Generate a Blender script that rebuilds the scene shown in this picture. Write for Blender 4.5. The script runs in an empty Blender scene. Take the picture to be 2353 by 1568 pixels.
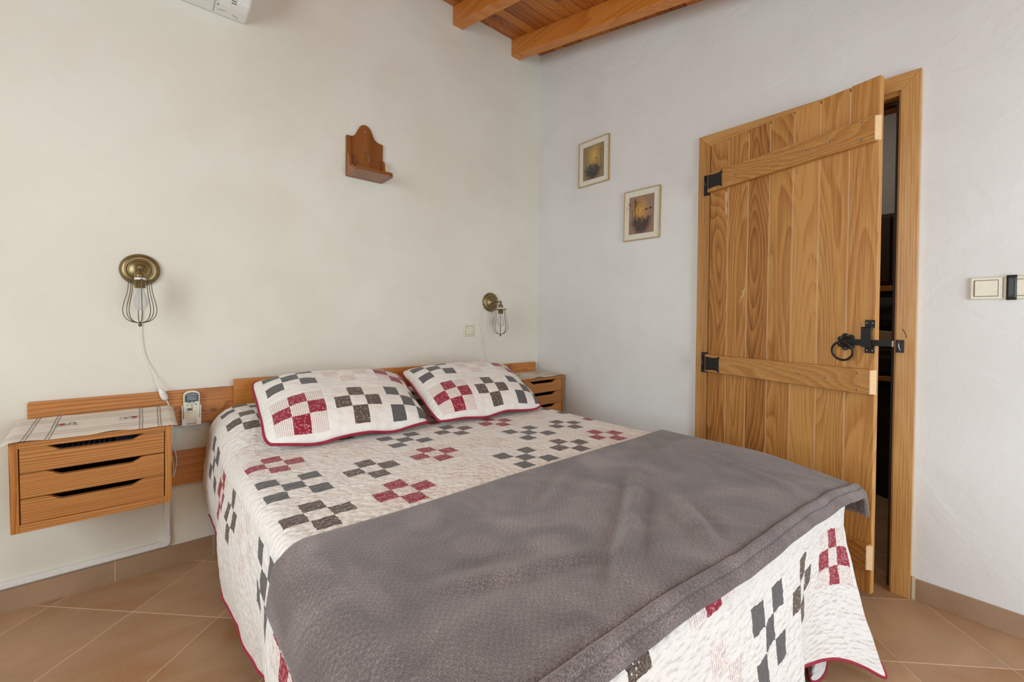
import bpy, bmesh, math, random
from mathutils import Matrix, Vector, Quaternion, noise as mnoise
random.seed(7)
C = bpy.context.scene.collection
PI = math.pi

# ------------------------------------------------------------------ camera
YAW, PITCH, ROLL = 0.8602141, 0.0134148, 0.0096667
CAM = Vector((-2.33084, -2.40413, 1.10243))
cy_, sy_ = math.cos(YAW), math.sin(YAW); cp_, sp_ = math.cos(PITCH), math.sin(PITCH)
fwd = Vector((cy_*cp_, sy_*cp_, -sp_)); rgt = Vector((sy_, -cy_, 0)); upv = rgt.cross(fwd)
r2 = rgt*math.cos(ROLL) + upv*math.sin(ROLL); u2 = -rgt*math.sin(ROLL) + upv*math.cos(ROLL)
cam = bpy.data.objects.new('camera', bpy.data.cameras.new('camera')); C.objects.link(cam)
M = Matrix((r2, u2, -fwd)).transposed().to_4x4(); M.translation = CAM
cam.matrix_world = M
cam.data.sensor_width = 36; cam.data.lens = 985.847/2353*36
cam.data.shift_y = -(784-745.372)/2353
cam.data.clip_start = .02
S = bpy.context.scene
S.camera = cam
S.view_settings.view_transform = 'Standard'; S.view_settings.look = 'None'
S.view_settings.gamma = 1; S.view_settings.use_curve_mapping = False
S.view_settings.exposure = -0.08
# ------------------------------------------------------------------ world, daylight and added fill lights
W = bpy.data.worlds.new('world'); S.world = W; W.use_nodes = True
W.node_tree.nodes['Background'].inputs[0].default_value = (.62, .78, 1, 1)
W.node_tree.nodes['Background'].inputs[1].default_value = 1.2
def area(name, loc, target, sx, sy, power, col):
    l = bpy.data.lights.new(name, 'AREA'); l.shape = 'RECTANGLE'; l.size = sx; l.size_y = sy
    l.energy = power; l.color = col
    o = bpy.data.objects.new(name, l); C.objects.link(o); o.location = loc
    o.rotation_euler = (Vector(target)-Vector(loc)).to_track_quat('-Z', 'Y').to_euler()
    return o
area('daylight_glass_door', (-1.25, -4.34, 1.06), (-1.25, 0, .8), 1.5, 2.05, 57, (.74, .88, 1))
area('daylight_window', (-3.84, -1.75, 1.5), (0, -1.75, 1.1), 1.3, 1.25, 43, (.80, .925, 1))
area('warm_soft_fill', (-2.3, -2.6, 2.42), (-2.3, -2.6, 0), .5, .5, 10, (1, .92, .70))  # added soft warm fill; no ceiling lamp stands here
area('far_room_fill', (.9, -1.5, 2.6), (1.2, -1.9, .8), .3, .3, 3.2, (1, .93, .82))  # added dim fill to lift the room behind the door gap

# ------------------------------------------------------------------ helpers
def srgb(r, g, b):
    f = lambda c: (c/255/12.92) if c/255 <= .04045 else ((c/255+.055)/1.055)**2.4
    return (f(r), f(g), f(b), 1)

class MB:
    def __init__(s): s.v = []; s.f = []; s.uv = []; s.smooth = []
    def add(s, vs, fs, T=None, uvs=None, smooth=False):
        n = len(s.v)
        s.v += [tuple(T @ Vector(p)) if T else tuple(p) for p in vs]
        for f in fs:
            s.f.append([n+i for i in f]); s.smooth.append(smooth)
            s.uv.append([uvs[i] for i in f] if uvs else None)
        return s
    def box(s, x0, x1, y0, y1, z0, z1, T=None):
        x0, x1 = sorted((x0, x1)); y0, y1 = sorted((y0, y1)); z0, z1 = sorted((z0, z1))
        v = [(x0,y0,z0),(x1,y0,z0),(x1,y1,z0),(x0,y1,z0),(x0,y0,z1),(x1,y0,z1),(x1,y1,z1),(x0,y1,z1)]
        return s.add(v, [(0,3,2,1),(4,5,6,7),(0,1,5,4),(1,2,6,5),(2,3,7,6),(3,0,4,7)], T)
    def prism(s, poly, a, b, ax=1, T=None):
        """poly: 2D points; extruded along axis ax from a to b. other two axes in order."""
        def P(p, h):
            if ax == 0: return (h, p[0], p[1])
            if ax == 1: return (p[0], h, p[1])
            return (p[0], p[1], h)
        n = len(poly)
        v = [P(p, a) for p in poly] + [P(p, b) for p in poly]
        f = [tuple(range(n)), tuple(range(2*n-1, n-1, -1))] + [(i, i+n, (i+1) % n+n, (i+1) % n) for i in range(n)]
        return s.add(v, f, T)
    def lathe(s, prof, c=(0,0,0), axis='z', n=32, T=None, smooth=True):
        v = []
        for r, h in prof:
            for k in range(n):
                a = 2*PI*k/n; x, y = r*math.cos(a), r*math.sin(a)
                p = (x, y, h) if axis == 'z' else ((x, h, y) if axis == 'y' else (h, x, y))
                v.append((p[0]+c[0], p[1]+c[1], p[2]+c[2]))
        f = [(i*n+k, i*n+(k+1) % n, (i+1)*n+(k+1) % n, (i+1)*n+k) for i in range(len(prof)-1) for k in range(n)]
        return s.add(v, f, T, smooth=smooth)
    def tube(s, pts, r, n=8, T=None, closed=False, taper=None):
        pts = [Vector(p) for p in pts]; v = []; N = len(pts); up = None
        for i, p in enumerate(pts):
            if closed: t = pts[(i+1) % N]-pts[i-1]
            else: t = pts[min(i+1, N-1)]-pts[max(i-1, 0)]
            t.normalize()
            if up is None: up = t.orthogonal().normalized()
            up = (up - t*up.dot(t)).normalized(); w = t.cross(up)
            rr = taper[i] if taper else r
            for k in range(n):
                a = 2*PI*k/n; v.append(p + up*math.cos(a)*rr + w*math.sin(a)*rr)
        m = N if closed else N-1
        f = [(i*n+k, i*n+(k+1) % n, ((i+1) % N)*n+(k+1) % n, ((i+1) % N)*n+k) for i in range(m) for k in range(n)]
        if not closed: f += [tuple(range(n-1, -1, -1)), tuple(range((N-1)*n, N*n))]
        return s.add(v, f, T, smooth=True)
    def grid(s, P, uvs=None, smooth=True):
        R, K = len(P), len(P[0])
        v = [p for row in P for p in row]
        u = [q for row in uvs for q in row] if uvs else None
        f = [(i*K+j, i*K+j+1, (i+1)*K+j+1, (i+1)*K+j) for i in range(R-1) for j in range(K-1)]
        return s.add(v, f, uvs=u, smooth=smooth)

def obj(name, mb, mat, parent=None, bev=0, seg=2, solid=0, weld=False):
    me = bpy.data.meshes.new(name)
    me.from_pydata(mb.v, [], mb.f)
    me.polygons.foreach_set('use_smooth', mb.smooth)
    if any(u for u in mb.uv):
        l = me.uv_layers.new(name='uv'); i = 0
        for u, f in zip(mb.uv, mb.f):
            for k in range(len(f)):
                if u: l.data[i].uv = u[k]
                i += 1
    if weld or bev:
        bm = bmesh.new(); bm.from_mesh(me)
        if weld: bmesh.ops.remove_doubles(bm, verts=bm.verts, dist=1e-5)
        bmesh.ops.recalc_face_normals(bm, faces=bm.faces)
        bm.to_mesh(me); bm.free()
    me.update()
    me.materials.append(mat)
    o = bpy.data.objects.new(name, me); C.objects.link(o)
    if parent:
        o.parent = parent
        if parent.type == 'EMPTY': o.matrix_parent_inverse = Matrix.Translation(-parent.location)
    if solid:
        m = o.modifiers.new('solid', 'SOLIDIFY'); m.thickness = solid; m.offset = -1
    if bev:
        m = o.modifiers.new('bev', 'BEVEL'); m.width = bev; m.segments = seg; m.limit_method = 'ANGLE'; m.angle_limit = .6
        m.harden_normals = False
    return o
def tag(o, label=None, cat=None, group=None, kind=None):
    if label: o['label'] = label
    if cat: o['category'] = cat
    if group: o['group'] = group
    if kind: o['kind'] = kind
    return o
def thing(name, loc, label, cat, group=None, kind=None):
    o = bpy.data.objects.new(name, None); C.objects.link(o); o.location = loc; o.empty_display_size = .05
    return tag(o, label, cat, group, kind)
def catmull(P, t):
    """P list of vectors, t in 0..len-1"""
    n = len(P)-1; i = min(int(t), n-1); f = t-i
    a, b, c, d = P[max(i-1, 0)], P[i], P[i+1], P[min(i+2, n)]
    return .5*((2*b) + (c-a)*f + (2*a-5*b+4*c-d)*f*f + (3*b-a-3*c+d)*f**3)
def smooth01(x): x = max(0, min(1, x)); return x*x*(3-2*x)
def nz(x, y, z=0): return mnoise.noise(Vector((x, y, z)))

# ------------------------------------------------------------------ node expressions
class E:
    nt = None
    def __init__(s, sock): s.s = sock
    @staticmethod
    def op(o, a, b=None, c=None):
        n = E.nt.nodes.new('ShaderNodeMath'); n.operation = o
        for i, x in enumerate((a, b, c)):
            if x is None: continue
            if isinstance(x, E): E.nt.links.new(x.s, n.inputs[i])
            else: n.inputs[i].default_value = x
        return E(n.outputs[0])
    def __add__(s, o): return E.op('ADD', s, o)
    __radd__ = __add__
    def __sub__(s, o): return E.op('SUBTRACT', s, o)
    def __rsub__(s, o): return E.op('SUBTRACT', o, s)
    def __mul__(s, o): return E.op('MULTIPLY', s, o)
    __rmul__ = __mul__
    def __truediv__(s, o): return E.op('DIVIDE', s, o)
    def lt(s, o): return E.op('LESS_THAN', s, o)
    def gt(s, o): return E.op('GREATER_THAN', s, o)
    def floor(s): return E.op('FLOOR', s)
    def abs(s): return E.op('ABSOLUTE', s)
    def mod(s, o): return E.op('FLOORED_MODULO', s, o)
    def eq(s, o): return E.op('COMPARE', s, o, .25)
    def sin(s): return E.op('SINE', s)
def new_mat(name):
    m = bpy.data.materials.new(name); m.use_nodes = True
    E.nt = m.node_tree
    return m, m.node_tree, m.node_tree.nodes['Principled BSDF']
def mixc(f, a, b):
    nt = E.nt; n = nt.nodes.new('ShaderNodeMix'); n.data_type = 'RGBA'
    for i, x in ((0, f), (6, a), (7, b)):
        if isinstance(x, E): nt.links.new(x.s, n.inputs[i])
        else: n.inputs[i].default_value = x
    return E(n.outputs[2])
def tex(kind, vec=None, **kw):
    n = E.nt.nodes.new(kind)
    for k, v in kw.items():
        if k in n.inputs: n.inputs[k].default_value = v
        else: setattr(n, k, v)
    if vec: E.nt.links.new(vec.s, n.inputs['Vector'])
    return n
def coords(which='Object'):
    n = E.nt.nodes.new('ShaderNodeTexCoord'); return E(n.outputs[which])
def uvxy():
    n = E.nt.nodes.new('ShaderNodeUVMap'); s = E.nt.nodes.new('ShaderNodeSeparateXYZ')
    E.nt.links.new(n.outputs[0], s.inputs[0]); return E(s.outputs[0]), E(s.outputs[1]), E(n.outputs[0])
def scale(vec, sc, loc=(0,0,0)):
    n = E.nt.nodes.new('ShaderNodeMapping'); n.inputs['Scale'].default_value = sc; n.inputs['Location'].default_value = loc
    E.nt.links.new(vec.s, n.inputs[0]); return E(n.outputs[0])
def ramp(f, stops):
    n = E.nt.nodes.new('ShaderNodeValToRGB'); E.nt.links.new(f.s, n.inputs[0])
    el = n.color_ramp.elements
    while len(el) < len(stops): el.new(.5)
    for e, (p, c) in zip(el, stops): e.position = p; e.color = c
    return E(n.outputs[0])
def bump(bs, h, strength=.3, dist=.002):
    n = E.nt.nodes.new('ShaderNodeBump'); n.inputs['Strength'].default_value = strength; n.inputs['Distance'].default_value = dist
    E.nt.links.new(h.s, n.inputs['Height']); E.nt.links.new(n.outputs[0], bs.inputs['Normal'])
def plain(name, col, rough=.5, metal=0, **kw):
    m, nt, bs = new_mat(name)
    v = coords(); n = E(tex('ShaderNodeTexNoise', v, Scale=60, Detail=3).outputs['Fac'])
    c2 = tuple(min(1, x*1.12) for x in col[:3]) + (1,); c1 = tuple(x*.9 for x in col[:3]) + (1,)
    nt.links.new(mixc(n, c1, c2).s, bs.inputs['Base Color'])
    bs.inputs['Roughness'].default_value = rough; bs.inputs['Metallic'].default_value = metal
    for k, x in kw.items(): bs.inputs[k].default_value = x
    return m

def wood(name, cols, axis='z', K=7, sc=7, stretch=9, rough=.45, fine=.25, knots=0, var=.25, W0=0, sharp=2.2, bigf=.6, lin=0, across=None, tw=.62):
    m, nt, bs = new_mat(name)
    v = coords(); a = 1.0/stretch
    sv = {'x': (sc*a, sc, sc), 'y': (sc, sc*a, sc), 'z': (sc, sc, sc*a)}[axis]
    fv = {'x': (5, 190, 190), 'y': (190, 5, 190), 'z': (190, 190, 5)}[axis]
    oi = nt.nodes.new('ShaderNodeObjectInfo'); rnd = E(oi.outputs['Random'])
    sep = nt.nodes.new('ShaderNodeSeparateXYZ'); nt.links.new(v.s, sep.inputs[0])
    across = across or {'x': 'z', 'y': 'z', 'z': 'y'}[axis]
    al, ac_ = E(sep.outputs['xyz'.index(axis)]), E(sep.outputs['xyz'.index(across)])
    n = tex('ShaderNodeTexNoise', scale(v, sv), Detail=1.2, Roughness=.45, noise_dimensions='4D', Scale=1)
    nt.links.new((rnd*57.3+W0).s, n.inputs['W'])
    f = E(n.outputs['Fac'])*K + ac_*lin
    kn = None
    if knots:
        cb = nt.nodes.new('ShaderNodeCombineXYZ')
        nt.links.new((al*knots*.5+rnd*61).s, cb.inputs[0]); nt.links.new((ac_*knots+rnd*17).s, cb.inputs[1])
        d = E(tex('ShaderNodeTexVoronoi', E(cb.outputs[0]), voronoi_dimensions='2D', Scale=1).outputs['Distance'])
        kn = 1-E.op('SMOOTH_MIN', d/.30, 1.0, .3)
        f = f + kn*2.2
    ring = f.mod(1.0)
    tri = E.op('POWER', ring, sharp)*E.op('SMOOTH_MIN', (1-ring)*9, 1.0, .2)
    ff = E(tex('ShaderNodeTexNoise', scale(v, fv), Detail=4, Scale=1).outputs['Fac'])
    big = tex('ShaderNodeTexNoise', scale(v, tuple(x*.35 for x in sv)), Detail=1, noise_dimensions='4D', Scale=1)
    nt.links.new((rnd*31.7+5).s, big.inputs['W'])
    t = tri*tw + (ff-.5)*fine*2.2 + (E(big.outputs['Fac'])-.5)*bigf + .16 + (rnd-.5)*var
    if kn: t = t + kn*.25
    c = ramp(t, [(0, cols[0]), (.5, cols[1]), (1, cols[2])])
    if kn: c = mixc(E.op('MULTIPLY', 1-E.op('SMOOTH_MIN', d/.07, 1.0, .2), .8), c, tuple(x*.3 for x in cols[2][:3])+(1,))
    nt.links.new(c.s, bs.inputs['Base Color'])
    bs.inputs['Roughness'].default_value = rough
    bump(bs, tri*.4+ff, .25, .0012)
    return m

mat = {}
# plaster
def plaster(name, c1, c2, trowel=1):
    m, nt, bs = new_mat(name); v = coords()
    n1 = E(tex('ShaderNodeTexNoise', v, Scale=1.3, Detail=4, Roughness=.6).outputs['Fac'])
    n2 = E(tex('ShaderNodeTexNoise', v, Scale=95, Detail=4).outputs['Fac'])
    n3 = E(tex('ShaderNodeTexNoise', scale(v, (2.2, 2.2, 3.2)), Scale=1, Detail=5, Roughness=.5, Distortion=1.4).outputs['Fac'])
    crease = 1-E.op('SMOOTH_MIN', (n3-.5).abs()*14, 1.0, .4)
    nt.links.new(ramp(n1, [(.35, c1), (.6, c2)]).s, bs.inputs['Base Color'])
    bs.inputs['Roughness'].default_value = .85
    bump(bs, n3*2.4*trowel + crease*.25*trowel + n2*.10, .55, .012)
    return m
mat['wall'] = plaster('plaster', srgb(222, 216, 199), srgb(230, 226, 211), .22)
mat['wallB'] = plaster('plaster_trowelled', srgb(222, 220, 214), srgb(230, 229, 224), .24)
mat['wall_far'] = plain('grey_plaster', srgb(190, 184, 176), .9)
mat['door'] = wood('chestnut_door', (srgb(206, 152, 84), srgb(174, 114, 50), srgb(92, 50, 14)), 'z', K=30, sc=5.5, stretch=7, fine=.45, var=.45, sharp=1.3, bigf=.75, lin=14, tw=.42)
mat['doorledge'] = wood('chestnut_ledge', (srgb(198, 146, 80), srgb(172, 114, 50), srgb(98, 56, 20)), 'y', K=18, sc=7, stretch=9, fine=.34, sharp=1.3, lin=20, tw=.45)
mat['oakv'] = wood('oak_casing', (srgb(206, 156, 90), srgb(182, 124, 60), srgb(126, 78, 30)), 'z', K=5, sc=7, stretch=14, fine=.6, lin=120, sharp=1.3, bigf=.4, tw=.3)
mat['oakh'] = wood('oak_casing_head', (srgb(206, 156, 90), srgb(182, 124, 60), srgb(126, 78, 30)), 'y', K=5, sc=7, stretch=14, fine=.6, lin=120, sharp=1.3, bigf=.4, tw=.3)
mat['beam'] = wood('pine_beam', (srgb(214, 138, 60), srgb(192, 108, 34), srgb(136, 66, 14)), 'y', K=16, sc=6, stretch=14, bigf=.5, tw=.45, fine=.3)
mat['plank'] = wood('pine_ceiling', (srgb(196, 120, 48), srgb(160, 86, 26), srgb(96, 46, 12)), 'x', K=6, sc=8, stretch=9, knots=4.2, var=.6, across='y', lin=30, tw=.5)
mat['rail'] = wood('pine_rail', (srgb(212, 148, 82), srgb(190, 120, 54), srgb(122, 68, 26)), 'x', K=12, sc=6, stretch=12, knots=6.5, lin=50, sharp=1.5, tw=.5, fine=.3)
mat['panel'] = wood('pine_panel', (srgb(208, 140, 60), srgb(188, 114, 40), srgb(134, 74, 22)), 'x', K=5, sc=6, stretch=10, lin=90, bigf=.3)
mat['stand'] = wood('fir_front', (srgb(198, 138, 76), srgb(166, 104, 48), srgb(78, 42, 16)), 'x', K=15, sc=6, stretch=13, fine=.32, var=.2, sharp=1.5, lin=105, bigf=.6, tw=.58)
mat['standv'] = wood('fir_side', (srgb(196, 134, 66), srgb(170, 104, 44), srgb(96, 52, 20)), 'z', K=8, sc=9, stretch=8, fine=.2, across='x', lin=90, bigf=.4)
mat['shelf'] = wood('dark_shelf', (srgb(158, 98, 46), srgb(132, 76, 30), srgb(92, 50, 20)), 'z', K=3, sc=12, stretch=8, rough=.3)
mat['endgrain'] = plain('pale_end_grain', srgb(228, 192, 146), .7)
mat['bare'] = plain('bare_wood', srgb(212, 172, 122), .7)
mat['darkwood'] = plain('dark_wood', srgb(62, 38, 20), .6)
mat['iron'] = plain('black_iron', srgb(34, 33, 33), .42, .3)
mat['steel'] = plain('steel', srgb(170, 168, 160), .35, .9)
mat['cream'] = plain('cream_plastic', srgb(226, 219, 194), .35)
mat['white'] = plain('white_plastic', srgb(232, 230, 224), .4)
mat['cable'] = plain('white_cable', srgb(238, 236, 230), .5)
mat['darkgrey'] = plain('dark_grey_plastic', srgb(70, 76, 80), .4)
mat['lcd'] = plain('lcd', srgb(120, 134, 136), .2)
mat['teal'] = plain('teal_rubber', srgb(90, 175, 180), .5)
mat['midgrey'] = plain('grey_rubber', srgb(165, 168, 162), .5)
mat['black'] = plain('black_tape', srgb(40, 40, 42), .4)
mat['blackcloth'] = plain('black_cloth', srgb(50, 42, 38), .9)
mat['inside'] = plain('shaded_inside', srgb(70, 46, 30), .8)  # dark brown, the shade inside the drawers put into the colour
mat['tray'] = plain('blue_black_plastic', srgb(84, 90, 116), .35)
mat['paper'] = plain('buff_paper', srgb(190, 170, 140), .8)
mat['grout'] = plain('grout', srgb(226, 202, 172), .9)
mat['caulk'] = plain('filler', srgb(200, 186, 160), .8)
mat['mount'] = plain('cream_mount', srgb(222, 216, 198), .6)
mat['gilt'] = plain('gilt_frame', srgb(196, 164, 110), .3, .6)
mat['red'] = plain('red_binding', srgb(160, 34, 58), .75)
mat['green'] = plain('green_thread', srgb(70, 96, 62), .8)
mat['redthread'] = plain('red_thread', srgb(178, 40, 40), .8)
mat['tan'] = plain('tan_thread', srgb(150, 132, 104), .8)
mat['brass'] = plain('antique_brass', srgb(140, 122, 84), .36, .8)
mat['wire'] = plain('bronzed_wire', srgb(104, 90, 68), .38, .7)
m, nt, bs = new_mat('bulb_glass'); mat['bulb'] = m
bs.inputs['Base Color'].default_value = (.8, .8, .78, 1); bs.inputs['Roughness'].default_value = .15
bs.inputs['Transmission Weight'].default_value = .72; bs.inputs['IOR'].default_value = 1.12
m, nt, bs = new_mat('clear_glass'); mat['glass'] = m
bs.inputs['Base Color'].default_value = (1, 1, 1, 1); bs.inputs['Roughness'].default_value = .03
bs.inputs['Transmission Weight'].default_value = 1; bs.inputs['IOR'].default_value = 1.45
# terracotta tile
def tilemat(name, a, b, c):
    m, nt, bs = new_mat(name); v = coords(); oi = nt.nodes.new('ShaderNodeObjectInfo'); rnd = E(oi.outputs['Random'])
    n = tex('ShaderNodeTexNoise', scale(v, (3.5, 6, 4)), Scale=1, Detail=4, noise_dimensions='4D', Distortion=.6)
    nt.links.new((rnd*40).s, n.inputs['W'])
    n2 = E(tex('ShaderNodeTexNoise', scale(v, (60, 160, 90)), Scale=1, Detail=3).outputs['Fac'])
    col = ramp(E(n.outputs['Fac']) + (n2-.5)*.2 + (rnd-.5)*.12, [(.3, a), (.52, b), (.72, c)])
    n3 = E(tex('ShaderNodeTexNoise', scale(v, (70, 300, 150)), Scale=1, Detail=1).outputs['Fac'])
    col = mixc(E.op('MULTIPLY', E.op('GREATER_THAN', n3, .71), .35), col, srgb(206, 172, 136))
    nt.links.new(col.s, bs.inputs['Base Color']); bs.inputs['Roughness'].default_value = .42
    bump(bs, n2, .15, .001); return m
mat['tile'] = tilemat('terracotta', srgb(194, 154, 116), srgb(178, 142, 108), srgb(172, 124, 82))
mat['skirt'] = tilemat('terracotta_skirting', srgb(176, 144, 114), srgb(164, 134, 106), srgb(154, 120, 90))

# patchwork cloth
def patchwork(name, P, SQ, u0, v0, pillow=False, cream=srgb(234, 228, 220), Pv=None):
    Pv = Pv or P
    m, nt, bs = new_mat(name)
    u, v, uv = uvxy()
    jn = E(tex('ShaderNodeTexNoise', scale(uv, (60, 90, 1)), Scale=1, Detail=1).outputs['Color'])
    sp = nt.nodes.new('ShaderNodeSeparateColor'); nt.links.new(jn.s, sp.inputs[0])
    J = .003 if pillow else .009
    uj = u + (E(sp.outputs[0])-.5)*J; vj = v + (E(sp.outputs[1])-.5)*J
    cu = (uj-u0)/P + .5; col = cu.floor()
    if pillow: rv = (vj-v0)/Pv + .5
    else: rv = (vj-v0)/(-Pv) + .5
    row = rv.floor()
    if not pillow: rowi = row + 1
    lx = (cu-col-.5)*(P/SQ); ly = (rv-row-.5)*(Pv/SQ)
    inb = lx.abs().lt(1.5)*ly.abs().lt(1.5)
    par = ((lx+1.5).floor() + (ly+1.5).floor()).mod(2.0)
    if pillow:
        t = (row*2-col+8).mod(4.0); inb = inb*col.gt(-.5)*col.lt(2.5)*row.gt(-.5)*row.lt(1.5)
    else:
        r4 = rowi.mod(4.0)
        st = r4.eq(0)*1 + r4.eq(2)*2 + r4.eq(3)*3
        t = (st+col+8).mod(4.0); inb = inb*col.gt(-1.5)*col.lt(6.5)*rowi.gt(-2.5)*rowi.lt(7.5)
    # small prints
    vo = tex('ShaderNodeTexVoronoi', uv, Scale=(115 if pillow else 125)); ringd = E(vo.outputs['Distance'])
    ring = (ringd-.30).abs().lt(.06)
    redc = mixc(ring*.75, srgb(150, 26, 48), srgb(224, 170, 176))
    n1 = E(tex('ShaderNodeTexNoise', uv, Scale=260, Detail=2).outputs['Fac'])
    vo2 = tex('ShaderNodeTexVoronoi', uv, Scale=105); fl = E(vo2.outputs['Distance']).lt(.2)
    brown = mixc(n1.gt(.53), srgb(112, 96, 84), srgb(62, 50, 44)); brown = mixc(fl, brown, srgb(214, 206, 194))
    dots = ((u+v)*700).sin()*((u-v)*700).sin()
    greyc = mixc(dots.gt(.25), srgb(70, 68, 68), srgb(134, 132, 130))
    crm = mixc(E(tex('ShaderNodeTexNoise', uv, Scale=9, Detail=3).outputs['Fac']), cream, tuple(x*1.06 for x in cream[:3])+(1,))
    st_ = (u*(1/.0072)).mod(1.0).lt(.17)
    brk = E(tex('ShaderNodeTexNoise', uv, Scale=120, Detail=1).outputs['Fac']).gt(.3 if pillow else .47)
    stripe = mixc(st_*brk*.85, mixc(.35, crm, srgb(236, 218, 206)), srgb(160, 62, 70))
    c = crm
    par1 = par
    par0 = 1-par
    c = mixc(inb*t.eq(0)*par1, c, redc)
    c = mixc(inb*t.eq(0)*par0, c, stripe)
    c = mixc(inb*t.eq(1)*par1, c, stripe)
    c = mixc(inb*t.eq(2)*par0, c, greyc)
    c = mixc(inb*t.eq(3)*par1, c, brown)
    if pillow: c = mixc(inb*t.eq(3)*par0*.15, c, srgb(222, 206, 160))
    nt.links.new(c.s, bs.inputs['Base Color'])
    bs.inputs['Roughness'].default_value = .85
    bs.inputs['Sheen Weight'].default_value = .15
    wv = E(tex('ShaderNodeTexNoise', uv, Scale=26, Detail=1).outputs['Color'])
    nv = nt.nodes.new('ShaderNodeVectorMath'); nv.operation = 'MULTIPLY_ADD'
    nt.links.new(wv.s, nv.inputs[0]); nv.inputs[1].default_value = (.012, .012, 0); nt.links.new(uv.s, nv.inputs[2])
    wuv = E(nv.outputs[0])
    d = tex('ShaderNodeTexNoise', scale(wuv, (42, 88, 1) if not pillow else (26, 60, 1)), Scale=1, Detail=2)
    d2 = tex('ShaderNodeTexVoronoi', scale(wuv, (46, 84, 1) if not pillow else (24, 52, 1)), Scale=1, feature='SMOOTH_F1')
    d2.inputs['Smoothness'].default_value = .35
    h = E(d.outputs['Fac'])*.7 + E(d2.outputs['Distance'])*-1.0
    seam = (lx.abs()-1.5).abs().lt(.06)*ly.abs().lt(1.5) + (ly.abs()-1.5).abs().lt(.06)*lx.abs().lt(1.5)
    bump(bs, h - seam*.3, .8 if not pillow else .6, .0075 if not pillow else .0055)
    return m
PP = .2345
mat['quilt'] = patchwork('patchwork_quilt', PP, .0582, -1.996, -.81)
mat['sham'] = patchwork('patchwork_sham', .2366, .066, .135, .118, pillow=True, cream=srgb(240, 236, 228), Pv=.2675)
# blanket
m, nt, bs = new_mat('plush_blanket'); mat['blanket'] = m
u, v, uv = uvxy()
n1 = E(tex('ShaderNodeTexNoise', scale(uv, (330, 420, 1)), Scale=1, Detail=3, Roughness=.7).outputs['Fac'])
n2 = E(tex('ShaderNodeTexNoise', uv, Scale=6, Detail=4, Distortion=1.2).outputs['Fac'])
w = ((u*1.0+v*.0)*430).sin()*((v)*430+((u*215)).sin()).sin()
c = ramp(n1*.75+n2*.36+w*.03-.02, [(.36, srgb(54, 44, 42)), (.54, srgb(108, 95, 93)), (.74, srgb(170, 156, 153))])
nt.links.new(c.s, bs.inputs['Base Color'])
bs.inputs['Roughness'].default_value = .9; bs.inputs['Sheen Weight'].default_value = .38; bs.inputs['Sheen Roughness'].default_value = .5
bs.inputs['Sheen Tint'].default_value = (1, 1, 1, 1)
bump(bs, n1*1.0+n2*1.2, .55, .006)
# runner with woven stripes
def runner_mat(name, Lu, Lv):
    m, nt, bs = new_mat(name); u, v, uv = uvxy()
    wob = E(tex('ShaderNodeTexNoise', uv, Scale=14, Detail=1).outputs['Fac'])-.5
    uu = u + wob*.006; vv = v + wob*.008
    def line(x, p, w): return (x-p).abs().lt(w)
    L = None
    for p in (.045, .053, .098, .106, Lu-.045, Lu-.053, Lu-.098, Lu-.106):
        e = line(uu, p, .0022); L = e if L is None else E.op('MAXIMUM', L, e)
    for p in (.05, .083, Lv-.05, Lv-.083): L = E.op('MAXIMUM', L, line(vv, p, .0018))
    band = E.op('MAXIMUM', line(vv, .067, .016), line(vv, Lv-.067, .016))
    c = mixc(band*.35, srgb(224, 214, 200), srgb(205, 186, 164))
    c = mixc(L*.8, c, srgb(138, 126, 116))
    nt.links.new(c.s, bs.inputs['Base Color']); bs.inputs['Roughness'].default_value = .9
    bump(bs, E(tex('ShaderNodeTexNoise', uv, Scale=500, Detail=1).outputs['Fac']), .3, .001)
    return m
mat['runner'] = runner_mat('woven_runner', .43, .29)
# dusk prints
def print_mat(name, sky, glow, dark, gx, gz, bx, bz, seed):
    m, nt, bs = new_mat(name); u, v, uv = uvxy()
    g = 1-E.op('SMOOTH_MIN', E.op('SQRT', (u-gx)*(u-gx)+(v-gz)*(v-gz))*2.6, 1.0, .3)
    c = mixc(g, sky, glow)
    n = E(tex('ShaderNodeTexNoise', scale(uv, (7, 9, 1), (seed, 0, 0)), Scale=1, Detail=5).outputs['Fac'])
    e = E.op('SQRT', (u-bx)*(u-bx)*1.0+(v-bz)*(v-bz)*1.3) + (n-.5)*.25
    lo = 1-E.op('SMOOTH_MIN', E.op('SMOOTH_MAX', (v+(n-.5)*.5-bz-.02)*7, 0.0, .2), 1.0, .2)
    ov = 1-E.op('SMOOTH_MIN', E.op('SMOOTH_MAX', (e-.27)*6, 0.0, .2), 1.0, .2)
    c = mixc(ov*lo*.95, c, dark)
    sp_ = E(tex('ShaderNodeTexNoise', scale(uv, (42, 52, 1), (seed, 0, 0)), Scale=1, Detail=2).outputs['Fac']).gt(.63)
    c = mixc(sp_*v.lt(.38)*e.lt(.33)*.7, c, srgb(190, 180, 168))
    nt.links.new(c.s, bs.inputs['Base Color']); bs.inputs['Roughness'].default_value = .35
    return m
mat['print_a'] = print_mat('dusk_print_a', srgb(146, 122, 86), srgb(212, 172, 84), srgb(48, 50, 54), .55, .68, .48, .30, 3)
mat['print_b'] = print_mat('dusk_print_b', srgb(150, 118, 98), srgb(216, 160, 74), srgb(56, 42, 36), .42, .62, .50, .32, 11)

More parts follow.
